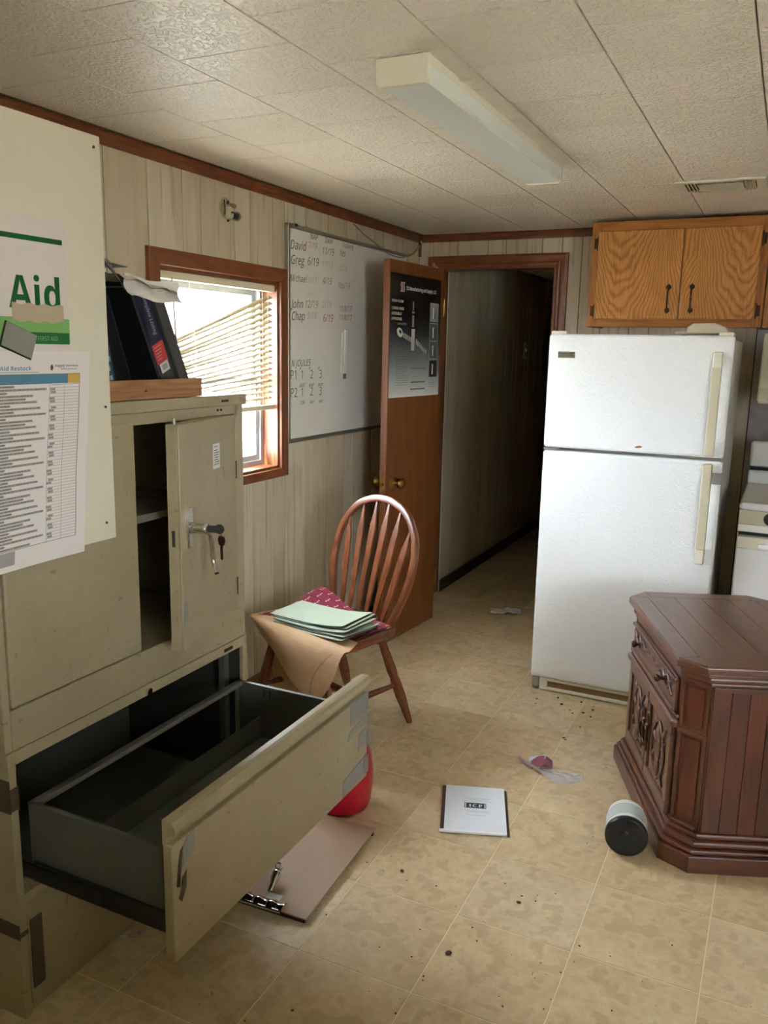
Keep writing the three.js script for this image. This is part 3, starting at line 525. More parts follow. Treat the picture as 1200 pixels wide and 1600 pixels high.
// ------------------------------------------------------------------ storage cabinet standing on the file
const CY = 0.634, CT = 1.345;
{
  const g = tag(group('storage_cabinet', FX, CY, FZ0), 'tan metal storage cabinet with its right door ajar, standing on the lateral file', 'cabinet');
  const W = FZ0 - FZ1, D = FX - FB, h = CT - CY;
  mesh('side_panel', uvm(bx(-D, -0.004, 0, h - 0.02, -0.018, 0, 0.002), 'y'), mTan, g); mesh('side_panel', uvm(bx(-D, -0.004, 0, h - 0.02, -W, -W + 0.04, 0.002), 'y'), mTan, g);
  mesh('back_panel', bx(-D, -D + 0.008, 0, h - 0.02, -W + 0.03, -0.018), mInner, g);
  mesh('top_cap', uvm(merge([bx(-D - 0.004, 0.006, h - 0.03, h, -W - 0.006, 0.006, 0.004), bx(-D, -0.004, h - 0.058, h - 0.026, -W + 0.03, -0.018)]), 'z'), mTan, g);
  mesh('base', uvm(merge([bx(-0.02, -0.002, 0, 0.09, -W + 0.03, -0.018, 0.002), bx(-D, -0.01, 0.07, 0.09, -W + 0.03, -0.018)]), 'z'), mTan, g);
  mesh('shelf', uvm(bx(-D + 0.01, -0.05, 0.4, 0.42, -W + 0.03, -0.018, 0.002), 'z'), std({ map: tRust, roughness: 0.6 }), g);
  mesh('maker_plate', bx(0.006, 0.008, h - 0.019, h - 0.012, -0.775, -0.745, 0.002), mAntique, g);
  mesh('rivet', merge([-0.74, -0.755].map((z) => cyl(0.003, 0.003, 0.003, -0.003, h - 0.04, z, 10, 'x'))), mInnerDark, g);
  const l = group('door', 0, 0, 0, 0, g);
  mesh('door_panel', uvm(bx(-0.022, 0, 0.093, h - 0.052, -0.412, -0.022, 0.005, 3), 'y'), mTan, l);
  const r = group('door', -0.006, 0, -W + 0.044, Math.PI / 2 - 0.26, g);   // local x runs from the hinge towards the free edge at +z
  {
    const L = 0.372;   // after the turn local +x points along +z (and outward), local +z points to +x
    r.rotation.y = -Math.PI / 2 + 0.26; // x -> +z
    mesh('door_panel', uvm(merge([bx(0, L, 0.093, h - 0.054, -0.006, 0, 0.003), bx(L - 0.006, L, 0.093, h - 0.054, -0.0, 0.028, 0.002), bx(0, L, 0.093, 0.1, 0, 0.024), bx(0, L, h - 0.061, h - 0.054, 0, 0.024), bx(0, 0.006, 0.093, h - 0.054, 0, 0.022)]), 'y'), mTan, r);
    mesh('latch_slot', bx(L - 0.0005, L + 0.0008, 0.36, 0.4, 0.01, 0.018), mInnerDark, r);
    mesh('catch_pin', cyl(0.004, 0.004, 0.02, L - 0.012, h - 0.05, 0.01, 10), mAlu, r);
    const hd = group('handle', L - 0.045, 0.4, -0.006, 0, r);
    mesh('escutcheon', merge([extrude([[-0.011, -0.05], [0.011, -0.05], [0.014, -0.02], [0.014, 0.02], [0.011, 0.05], [-0.011, 0.05], [-0.014, 0.02], [-0.014, -0.02]], 0.005, 0.002).translate(0, 0, -0.005)]), mChrome, hd);
    mesh('lever', merge([bar([0, 0, -0.004], [0, 0, -0.05], [[0, 0.015], [0.3, 0.013], [0.8, 0.012], [1, 0.013]], 20), tube([[0, -0.004, -0.042], [-0.012, -0.016, -0.05], [-0.02, -0.05, -0.052], [-0.024, -0.085, -0.052], [-0.02, -0.105, -0.06], [-0.012, -0.115, -0.066]], 0.0062, 30, 10)]), mChrome, hd);
    mesh('key', merge([bx(-0.0015, 0.0015, -0.009, 0.009, -0.075, -0.048, 0.001), cyl(0.012, 0.012, 0.004, 0, 0.001, -0.08, 18, 'x')]), mInnerDark, hd);
    mesh('key', merge([extrude([[-0.013, 0.0], [-0.009, 0.011], [0.009, 0.011], [0.013, 0], [0.009, -0.011], [0.004, -0.014], [0.004, -0.046], [0, -0.05], [-0.004, -0.046], [-0.004, -0.014], [-0.009, -0.011]], 0.002, 0.0004).rotateY(Math.PI / 2 - 0.5).translate(-0.004, -0.028, -0.084), tube([[0, 0, -0.08], [0.004, -0.01, -0.086], [-0.002, -0.02, -0.086], [-0.004, -0.012, -0.082]], 0.0008, 12, 5)]), mAntique, hd);
    const t = canvasTex(96, 128, (c, w, hh) => { c.fillStyle = '#dad8d2'; c.fillRect(0, 0, w, hh); c.fillStyle = '#555'; c.font = 'bold 13px sans-serif'; c.fillText('NOTICE', 20, 20); for (let k = 0; k < 7; k++) c.fillRect(12 + (k * 7) % 13, 32 + k * 12, 52 + (k * 17) % 22, 4); });
    mesh('sticker', new THREE.BoxGeometry(0.046, 0.066, 0.0008).rotateY(Math.PI).translate(0.142, 0.556, -0.0066), std({ map: t, roughness: 0.6 }), r);
    mesh('tape_piece', extrude([[0.345, 0.165], [0.37, 0.16], [0.371, 0.21], [0.355, 0.222], [0.343, 0.215]], 0.0008).translate(0, 0, -0.0072), mDuct, r);
    for (const y of [0.16, 0.5]) mesh('hinge', cyl(0.0045, 0.0045, 0.05, -0.002, y, -0.004, 10), mAntique, r);
  }
}
// ------------------------------------------------------------------ white panel with sign, paper and tape in front of the cabinet
const PX = -1.358;
{
  const g = tag(group('white_panel', FX + 0.001, 1.038, -1.425), 'big off-white panel with a first aid sign, standing in front of the tan cabinet', 'panel');
  mesh('panel_board', uvm(bx(0, PX - FX - 0.001, 0, 0.865, 0, 0.66, 0.003), 'y'), std({ color: 0xd6cdb4, roughness: 0.5, bumpMap: bFine, bumpScale: 0.0001 }), g);
  mesh('screw', merge([[0.04, 0.03], [0.3, 0.018], [0.84, 0.02]].map(([y, z]) => cyl(0.0028, 0.0028, 0.002, PX - FX, y, z, 10, 'x'))), mInnerDark, g);
  const sw = 0.52, sh = 0.3;
  const t = canvasTex(1040, 600, (c, w, h) => {
    c.fillStyle = '#dccfc4'; c.fillRect(0, 0, w, h);
    c.fillStyle = '#1d5a2c'; c.fillRect(60, 72, w - 78, 20);
    c.font = 'bold 172px sans-serif'; c.fillText('First', 330, 350); c.fillText('Aid', 745, 350, 266);
    c.fillStyle = '#7fae62'; c.fillRect(0, 384, w, 96); c.fillStyle = '#2a6a38'; c.fillRect(820, 440, w - 824, 46); c.fillStyle = '#86a878'; c.font = '24px sans-serif'; c.fillText('FIRST AID', 872, 472);
  });
  const s = tag(group('first_aid_sign', PX + 0.0003, 1.415, -1.314), 'glossy white sign with green FIRST AID lettering on the off-white panel', 'sign');
  mesh('sign_sheet', new THREE.BoxGeometry(sw, sh, 0.0008).rotateY(Math.PI / 2).translate(0.0004, sh / 2, sw / 2), std({ map: t, roughness: 0.16 }), s);
  const tp = tag(group('tan_tape', PX + 0.0012, 1.515, -1.299), 'strip of tan tape across the green band of the sign', 'tape');
  mesh('tape_strip', sheet((u, v) => V(0.0008 + 0.0008 * Math.sin(u * 14), v * 0.034 + 0.002 * Math.sin(u * 21), 0.128 * u), 16, 3, 0.0008), std({ color: 0xb4a284, roughness: 0.5 }), tp);
  const mg = tag(group('grey_magnet', PX + 0.002, 1.4785, -1.182), 'square grey magnet tilted at the top of the taped form', 'magnet');
  mesh('magnet_face', bx(0, 0.004, -0.024, 0.024, -0.037, 0.037, 0.001).rotateX(-0.36), std({ color: 0x8e8c7e, roughness: 0.4, metalness: 0.2 }), mg); mesh('magnet_back', bx(-0.0012, 0.0018, -0.027, 0.025, -0.038, 0.0395, 0.0005).rotateX(-0.36), mBlack, mg);
  const pt = canvasTex(768, 1320, (c, w, h) => {
    c.fillStyle = '#ddd3ca'; c.fillRect(0, 0, w, h);
    c.fillStyle = '#5c8294'; c.font = 'bold 34px sans-serif'; c.fillText('First Aid Restock', 110, 116, 330); c.fillRect(110, 126, 320, 3);
    c.fillStyle = '#4a423c'; c.font = 'bold 20px serif'; c.fillText('Supply Services', 530, 96); c.font = '15px serif'; c.fillText('safety products', 570, 114); c.beginPath(); c.ellipse(512, 100, 9, 18, 0, 0, 7); c.fill();
    c.fillStyle = '#4f7d90'; c.fillRect(20, 140, 600, 60); c.fillStyle = '#c9a24a'; c.fillRect(620, 140, 82, 60);
    let y = 206; for (let k = 0; k < 52; k++) { const hh = 19; const f = [0.55, 0.85, 0.45, 0.9, 0.7, 0.98, 0.5, 0.8][(k * 5) % 8]; c.fillStyle = 'rgba(128,122,112,.75)'; c.fillRect(20, y, 470 * f, hh - 5); c.fillStyle = 'rgba(96,92,84,.75)'; for (let q = 0; q < 18; q++) c.fillRect(24 + q * 26 * f, y + 4, (q * 13 + k * 7) % 17 + 4, 5); c.strokeStyle = '#8a8278'; c.lineWidth = 2; c.strokeRect(500, y, 100, hh); c.strokeRect(600, y, 100, hh); if (k % 3) { c.fillStyle = 'rgba(110,104,96,.7)'; c.fillRect(500 + (k % 4) * 4, y + 3, 34, hh - 6); } y += hh; }
    c.strokeStyle = '#756d64'; c.lineWidth = 3; c.strokeRect(20, 140, 682, y - 140); c.fillStyle = '#9a938a'; c.fillRect(20, y + 6, 280, 84);
  });
  const p = tag(group('first_aid_form', PX, 1.03, -1.366), 'long printed checklist form with a blue heading bar, hanging on the off-white panel', 'paper');
  mesh('paper_sheet', sheet((u, v) => { const z = 0.305 * (1 - u) + (1 - v) * 0.052, y = v * 0.428; return V(0.003 + 0.009 * (1 - v) * (1 - v) + 0.003 * Math.sin(u * 5 + 1) * (1 - v) + 0.001 * Math.sin(v * 11), y, z); }, 16, 24, 0.0006), std({ map: pt, roughness: 0.75 }), p);
}
// ------------------------------------------------------------------ on top of the cabinet
{
  const g = tag(group('pine_tray', -1.385, CT + 0.001, -1.20), 'rough pine board tray lying on top of the tan cabinet', 'tray');
  mesh('front_board', uvm(bx(-0.022, 0, 0, 0.046, -0.585, 0.05, 0.002), 'z'), std({ map: tPine, roughness: 0.7 }), g);
  mesh('end_board', uvm(bx(-0.3, -0.022, 0, 0.046, -0.585, -0.565, 0.002), 'x'), std({ map: tPine, roughness: 0.7 }), g);
  mesh('floor_board', uvm(bx(-0.3, -0.022, 0, 0.02, -0.565, 0.05), 'z'), std({ map: tPine, roughness: 0.7 }), g);
  mesh('screw', merge([[0.02, -0.37], [0.03, -0.13], [0.018, -0.05]].map(([y, z]) => cyl(0.003, 0.003, 0.002, 0, y, z, 10, 'x'))), mInnerDark, g);
  const y0 = CT + 0.0235;
  // binders stand on the tray leaning towards the camera; local x = out of the shelf (spine), y up, z thickness
  function binder(z, lean, th, h, dpt, cover, spineMat, label, inner) {
    const b = tag(group('ring_binder', -1.405, y0, z), label, 'binder', null); b.rotation.x = lean;
    const cm = std({ color: cover, roughness: 0.45 });
    mesh('cover', bx(-dpt, 0, 0, h, 0, 0.004, 0.0015), cm, b); mesh('cover', bx(-dpt, 0, 0, h, -th, -th + 0.004, 0.0015), cm, b);
    mesh('spine', bx(-0.004, 0, 0, h, -th + 0.004, 0, 0.0015), spineMat || cm, b);
    mesh('page_block', bx(-dpt + 0.015, -0.012, 0.012, h - 0.015, -th + 0.007, -0.007), mPaper, b);
    return b;
  }
  const tSp = canvasTex(128, 640, (c, w, h) => {
    c.fillStyle = '#1a1e30'; c.fillRect(0, 0, w, h); c.save(); c.translate(78, 60); c.rotate(Math.PI / 2); c.fillStyle = '#b9bccb'; c.font = 'italic 40px serif'; c.fillText('Complete Listing', 0, 12, 260); c.restore();
    c.fillStyle = '#b03a36'; c.fillRect(10, 372, 108, 130); c.fillStyle = '#d6a09a'; for (let k = 0; k < 5; k++) c.fillRect(24, 392 + k * 20, 70 - k * 6, 4);
    c.fillStyle = '#c9c6bf'; c.fillRect(26, 502, 84, 64); c.fillStyle = '#4a4a48'; for (let k = 0; k < 12; k++) c.fillRect(44 + k * 4, 516, 1 + (k % 3), 34); c.fillStyle = '#33342f'; c.fillRect(0, 566, w, 74);
  });
  const spine = std({ map: tSp, roughness: 0.3 });
  const b1 = binder(-1.655, 0.42, 0.058, 0.26, 0.24, 0x101114, null, 'black binder with a navy spine and red label leaning on the pine tray');
  mesh('spine_label', new THREE.BoxGeometry(0.05, 0.25, 0.0006).rotateY(Math.PI / 2).translate(0.0004, 0.129, -0.029), spine, b1);
  const b2 = binder(-1.735, 0.43, 0.03, 0.26, 0.24, 0x3a3a36, null, 'dark grey binder leaning nearest the window on the pine tray');
  const tBlue = canvasTex(64, 512, (c, w, h) => { c.fillStyle = '#31414e'; c.fillRect(0, 0, w, h); c.fillStyle = '#8fa3ae'; for (let k = 0; k < 8; k++) c.fillRect(16 + (k % 3) * 7, 30 + k * 58, 26, 30); });
  const b3 = binder(-1.468, 0.2, 0.03, 0.2, 0.24, 0x0c0c0e, null, 'black binder with a pale blue spine label half hidden by the off-white panel');
  mesh('spine_label', new THREE.BoxGeometry(0.022, 0.19, 0.0006).rotateY(Math.PI / 2).translate(0.0004, 0.1, -0.015), std({ map: tBlue, roughness: 0.4 }), b3);
  const b4 = binder(-1.55, 0.33, 0.05, 0.24, 0.22, 0x08080a, null, 'plain black binder between the two binders with spine labels'); b4.position.x = -1.45;
  const n3 = (u, v, k) => fbm(u, v, 5, 5, 3, k) - 0.5;
  const w1 = tag(group('crumpled_bag', -1.44, 1.605, -1.59), 'crumpled pale plastic bag lying over the tops of the binders', 'plastic bag');
  mesh('bag_film', sheet((u, v) => V(-0.12 + v * 0.2 + 0.03 * n3(u, v, 300), 0.035 - 0.025 * u + 0.02 * n3(u, v, 305) - 0.05 * Math.max(0, v - 0.6) , 0.09 - u * 0.19), 26, 18, 0.0012), std({ color: 0xc9beac, roughness: 0.45 }), w1);
  mesh('bag_edge', sheet((u, v) => V(0.06 + 0.03 * n3(u, v, 340) - 0.02 * v, -0.02 + v * 0.05 - 0.012 * u + 0.004 * Math.sin(u * 9), 0.07 - u * 0.19), 20, 6, 0.0012), std({ color: 0xd8d2c4, roughness: 0.4 }), w1);
  const w2 = tag(group('grey_folder', -1.40, 1.63, -1.475), 'bent grey folder on top of the binders beside the off-white panel', 'folder');
  mesh('folder_sheet', sheet((u, v) => V(-0.05 + 0.07 * v, 0.03 + 0.015 * Math.sin(u * 3) + 0.01 * n3(u, v, 320) - 0.075 * u * v, 0.03 - 0.09 * u + 0.02 * v), 14, 10, 0.002), std({ color: 0x6f6c60, roughness: 0.6 }), w2);
  mesh('folder_sheet', sheet((u, v) => V(-0.14 + 0.1 * v, 0.035 - 0.01 * u, 0.02 - 0.13 * u), 8, 6, 0.0015), std({ color: 0x8a8678, roughness: 0.6 }), w2);
}

// ------------------------------------------------------------------ ceiling fittings
{
  const g = tag(group('ceiling_light', -0.849, H, -2.44), 'long unlit fluorescent ceiling light with a frosted wraparound lens', 'ceiling light');
  const mLens = phy({ color: 0xeaf0e6, roughness: 0.35, transmission: 0.12, thickness: 0 });
  mesh('mounting_pan', bx(-0.064, 0.064, -0.018, 0, -0.592, 0.592, 0.003), mCream, g);
  const P = [[-0.062, -0.016], [-0.06, -0.052], [-0.056, -0.058], [0.056, -0.058], [0.06, -0.052], [0.062, -0.016]];
  const s = new THREE.Shape(); P.forEach((p, i) => (i ? s.lineTo(...p) : s.moveTo(...p))); [...P].reverse().forEach(([x, y]) => s.lineTo(x * 0.965, y + (y < -0.02 ? 0.0022 : 0)));
  mesh('lens', new THREE.ExtrudeGeometry(s, { depth: 1.19, bevelEnabled: false }).translate(0, 0, -0.595), mLens, g);
  const cap = [[-0.066, -0.001], [-0.064, -0.054], [-0.058, -0.062], [0.058, -0.062], [0.064, -0.054], [0.066, -0.001]];
  mesh('end_cap', extrude(cap, 0.012, 0.002).translate(0, 0, 0.596), mCream, g); mesh('end_cap', extrude(cap, 0.012, 0.002).translate(0, 0, -0.608), mCream, g);
  for (const x of [-0.03, 0.03]) mesh('lamp_tube', cyl(0.0125, 0.0125, 1.16, x, -0.036, 0, 16, 'z'), mWhite, g);
  mesh('side_clip', bx(0.062, 0.09, -0.006, -0.003, 0.4, 0.42), mCream, g);
}
{
  const g = tag(group('ceiling_vent', -0.305, H, -3.585), 'white metal air register in the ceiling above the kitchen cabinet', 'air vent');
  mesh('frame', merge([bx(-0.16, 0.16, -0.008, 0, 0.085, 0.115, 0.003), bx(-0.16, 0.16, -0.008, 0, -0.115, -0.085, 0.003), bx(-0.16, -0.125, -0.008, 0, -0.085, 0.085, 0.003), bx(0.125, 0.16, -0.008, 0, -0.085, 0.085, 0.003)]), mCream, g);
  mesh('duct_back', bx(-0.125, 0.125, -0.0015, -0.0005, -0.085, 0.085), mInnerDark, g);
  for (let k = 0; k < 9; k++) mesh('slat', new THREE.BoxGeometry(0.16, 0.002, 0.016).rotateX(0.7).translate(0, -0.008, -0.075 + k * 0.0188), mCreamDull, g);
  for (const s of [-1, 1]) for (let k = 0; k < 3; k++) mesh('side_slat', new THREE.BoxGeometry(0.012, 0.002, 0.17).rotateZ(s * 0.7).translate(s * (0.09 + k * 0.013), -0.008, 0), mCreamDull, g);
}
// ------------------------------------------------------------------ fridge
const RX0 = -0.905, RX1 = -0.195, RZ = -3.452, RT = 1.553;
{
  const g = tag(group('refrigerator', (RX0 + RX1) / 2, 0, RZ), 'white top-freezer refrigerator with long cream handles', 'refrigerator');
  const w = (RX1 - RX0) / 2, sp = 1.08;
  mesh('cabinet_body', uvm(bx(-w + 0.006, w - 0.006, 0.03, RT - 0.012, -0.7, -0.072, 0.008)), mFridgeBody, g);
  const f = group('freezer_door', 0, 0, 0, 0, g), d = group('fridge_door', 0, 0, 0, 0, g);
  mesh('door_skin', uvm(bx(-w, w, sp + 0.006, RT, -0.062, 0, 0.014, 4)), mFridge, f); mesh('door_skin', uvm(bx(-w, w, 0.062, sp - 0.006, -0.062, 0, 0.014, 4)), mFridge, d);
  mesh('gasket', bx(-w + 0.012, w - 0.012, sp + 0.02, RT - 0.014, -0.074, -0.06), mCreamDull, f); mesh('gasket', bx(-w + 0.012, w - 0.012, 0.076, sp - 0.02, -0.074, -0.06), mCreamDull, d);
  const handle = (y0, y1, top, par) => {
    const x = w - 0.052, hw = 0.018;
    const h = mesh('handle', merge([bx(x - hw, x + hw, y0 + (top ? 0 : 0.06), y1 - (top ? 0.06 : 0), 0.022, 0.034, 0.005, 3), bx(x - hw + 0.004, x + hw - 0.004, top ? y0 : y1 - 0.04, top ? y0 + 0.04 : y1, 0, 0.03, 0.004)]), mCreamDull, par);
    mesh('handle_mount', bx(x - hw + 0.001, x + hw - 0.001, top ? y1 - 0.062 : y0, top ? y1 : y0 + 0.062, 0, 0.034, 0.006, 3), mCream, h);
  };
  handle(1.094, 1.492, true, f); handle(0.665, 1.066, false, d);
  mesh('badge', merge([bx(-w + 0.04, -w + 0.112, 1.456, 1.482, 0, 0.003, 0.001)]), mChrome, f);
  mesh('badge_line', merge([1.464, 1.469, 1.474].map((y) => bx(-w + 0.05, -w + 0.104, y - 0.001, y + 0.001, 0.003, 0.0036))), mInnerDark, f);
  const rust = tag(mesh('rust_spot', extrude([[0.018, 1.108], [0.03, 1.106], [0.044, 1.109], [0.05, 1.113], [0.038, 1.117], [0.026, 1.114]], 0.0004), std({ color: 0x9a6844, roughness: 0.8 }), f), 'small rust chip');
  mesh('tape_patch', bx(w - 0.065, w + 0.0015, 0.985, 1.03, -0.03, 0.0016, 0.001), mDuct, d);
  mesh('hinge_cover', bx(-w + 0.005, -w + 0.07, RT - 0.004, RT + 0.012, -0.075, -0.012, 0.005), mCream, g); mesh('hinge_cover', bx(w - 0.06, w - 0.005, RT - 0.004, RT + 0.012, -0.075, -0.012, 0.005), mCream, g);
  mesh('middle_hinge', bx(-w + 0.004, -w + 0.06, sp - 0.0055, sp + 0.0055, -0.05, 0.001, 0.002), mAlu, g);
  mesh('middle_rail', bx(-w + 0.06, w - 0.01, sp - 0.005, sp + 0.005, -0.07, -0.045), mAlu, g);
  const k = mesh('kick_plate', merge([bx(-w + 0.04, w - 0.04, 0.004, 0.018, -0.03, -0.012, 0.004), bx(-w + 0.04, w - 0.04, 0.046, 0.06, -0.03, -0.012, 0.004), bx(-w + 0.04, -w + 0.075, 0.016, 0.048, -0.03, -0.012, 0.003), bx(w - 0.075, w - 0.04, 0.016, 0.048, -0.03, -0.012, 0.003)]), mCream, g);
  mesh('grille_slot', bx(-w + 0.07, w - 0.07, 0.012, 0.05, -0.04, -0.022), std({ color: 0x8a6c48, roughness: 0.7 }), k);
  for (const s of [-1, 1]) mesh('foot', merge([bx(s * (w - 0.022) - 0.016, s * (w - 0.022) + 0.016, 0.014, 0.056, -0.05, -0.014, 0.003), cyl(0.016, 0.016, 0.014, s * (w - 0.022), 0.0075, -0.03, 16)]), mAlu, g);
}
{
  const n3 = (u, v, k) => fbm(u, v, 4, 4, 3, k) - 0.5;
  const g = tag(group('plastic_tub', -0.31, RT + 0.001, -3.62), 'cream plastic tub lid lying on top of the refrigerator', 'tub');
  mesh('tub_body', extrude([[-0.075, 0.002], [-0.07, 0.028], [-0.05, 0.042], [0.03, 0.044], [0.07, 0.03], [0.085, 0.012], [0.078, 0.002]], 0.13, 0.006, false).translate(0, 0.004, -0.065), mCreamDull, g);
  mesh('tub_rim', extrude([[-0.12, 0.001], [-0.115, 0.012], [-0.07, 0.016], [-0.065, 0.001]], 0.1, 0.003).translate(0, 0.003, -0.05), mCreamDull, g);
}
// ------------------------------------------------------------------ oak wall cabinets
function ring(x0, x1, y0, y1, z0, z1, t) { return merge([bx(x0, x1, y0, y0 + t, z0, z1), bx(x0, x1, y1 - t, y1, z0, z1), bx(x0, x0 + t, y0 + t, y1 - t, z0, z1), bx(x1 - t, x1, y0 + t, y1 - t, z0, z1)]); }
function pull(par, x, y, z) {
  const h = mesh('handle', merge([tube([[0, 0.05, 0.004], [0, 0.034, 0.016], [0, 0.012, 0.021], [0, -0.012, 0.021], [0, -0.034, 0.016], [0, -0.05, 0.004]], 0.004, 30, 8), cyl(0.0055, 0.0055, 0.004, 0, 0.0, 0.021, 12), cyl(0.005, 0.005, 0.004, 0, 0.016, 0.02, 12), cyl(0.005, 0.005, 0.004, 0, -0.016, 0.02, 12),
    lathe([[0.0001, 0.006], [0.006, 0.005], [0.011, 0.002], [0.012, 0]], 16).rotateX(Math.PI / 2).translate(0, 0.053, 0), lathe([[0.0001, 0.006], [0.006, 0.005], [0.011, 0.002], [0.012, 0]], 16).rotateX(Math.PI / 2).translate(0, -0.053, 0), bx(-0.003, 0.003, 0.05, 0.068, 0, 0.003, 0.001), bx(-0.003, 0.003, -0.068, -0.05, 0, 0.003, 0.001)]).translate(x, y, z), mAntique, par);
  return h;
}
{
  const x0 = -0.93, x1 = -0.136, y0 = 1.607, y1 = 2.1, zf = -4.252;
  const g = tag(group('wall_cabinet', x0, y0, zf), 'oak wall cabinet with two doors hung above the refrigerator', 'kitchen cabinet');
  const w = x1 - x0, h = y1 - y0, d = zf - ZB;
  mesh('side_panel', uvm(bx(0, 0.016, 0, h, -d, -0.018), 'y'), mOakFrame, g); mesh('side_panel', uvm(bx(w - 0.016, w, 0, h, -d, -0.018), 'y'), mOakFrame, g);
  mesh('bottom_panel', uvm(bx(0.016, w - 0.016, 0.008, 0.024, -d, -0.018), 'x'), mOakFrame, g); mesh('top_panel', uvm(bx(0.016, w - 0.016, h - 0.016, h, -d, -0.018), 'x'), mOakFrame, g);
  mesh('face_frame', uvm(bx(0, 0.045, 0, h, -0.018, 0, 0.002), 'y'), mOakFrame, g); mesh('face_frame', uvm(bx(w - 0.045, w, 0, h, -0.018, 0, 0.002), 'y', 0.3), mOakFrame, g);
  mesh('face_frame', uvm(bx(0.045, w - 0.045, 0, 0.045, -0.018, -0.0002, 0.002), 'x', 0, 0.1), mOakFrame, g); mesh('face_frame', uvm(bx(0.045, w - 0.045, h - 0.055, h, -0.018, -0.0002, 0.002), 'x', 0.2, 0.05), mOakFrame, g);
  const c = 0.43;
  [[0.036, c - 0.003, 0], [c + 0.003, w - 0.034, 1]].forEach(([a, b, k]) => {
    const dr = group('door', 0, 0, 0, 0, g);
    const e = extrude([[a, 0.036], [b, 0.036], [b, h - 0.046], [a, h - 0.046]], 0.012, 0.004); e.translate(0, 0, 0.004);
    const gg = uvm(e, 'y', 0.17 * k, k * 0.19 + 0.02); { const u = gg.attributes.uv; for (let i = 0; i < u.count; i++) u.setX(i, -u.getX(i)); }
    mesh('door_panel', gg, mOak[k], dr);
    const cm = mesh('edge_mould', uvm(ring(a - 0.002, b + 0.002, 0.034, h - 0.044, 0.001, 0.012, 0.008), 'y'), mOakFrame, dr);
    pull(dr, k ? c + 0.052 : c - 0.052, 0.13, 0.0205);
    for (const y of [0.075, h - 0.1]) mesh('hinge', merge([cyl(0.005, 0.005, 0.052, k ? b + 0.005 : a - 0.005, y, 0.007, 10), bx(k ? b + 0.004 : a - 0.022, k ? b + 0.022 : a - 0.004, y - 0.024, y + 0.024, 0, 0.003, 0.001), bx(k ? b + 0.001 : a - 0.008, k ? b + 0.008 : a - 0.001, y - 0.034, y + 0.034, 0.001, 0.0045, 0.001)]), mAntique, dr);
  });
  const g2 = tag(group('wall_cabinet', -0.132, y0, zf), 'oak wall cabinet cut by the right edge of the photo', 'kitchen cabinet');
  mesh('cabinet_box', uvm(bx(0, 0.75, 0.0, h, -d, -0.018), 'y'), mOakFrame, g2); mesh('face_frame', uvm(ring(0, 0.75, 0, h, -0.018, 0, 0.045), 'y'), mOakFrame, g2);
  const dr = group('door', 0, 0, 0, 0, g2); mesh('door_panel', uvm(bx(0.036, 0.714, 0.036, h - 0.046, 0, 0.018, 0.004), 'y'), mOak[0], dr); pull(dr, 0.66, 0.13, 0.018);
  mesh('hinge', merge([cyl(0.005, 0.005, 0.05, 0.03, h - 0.1, 0.007, 10), bx(0.008, 0.03, h - 0.124, h - 0.076, 0, 0.003, 0.001)]), mAntique, dr);
}
{
  const g = tag(group('range_hood', -0.112, 1.272, ZB), 'cream range hood on the wall above the stove at the right edge', 'range hood');
  mesh('hood_shell', extrude([[0, 0], [0.47, 0], [0.47, 0.06], [0.36, 0.3], [0, 0.3]], 0.75, 0.006).rotateY(-Math.PI / 2).translate(0.75, 0.008, 0.01), mCreamDull, g);
  mesh('lip', bx(0, 0.75, 0.0, 0.012, 0.42, 0.484, 0.003), mCream, g);
}
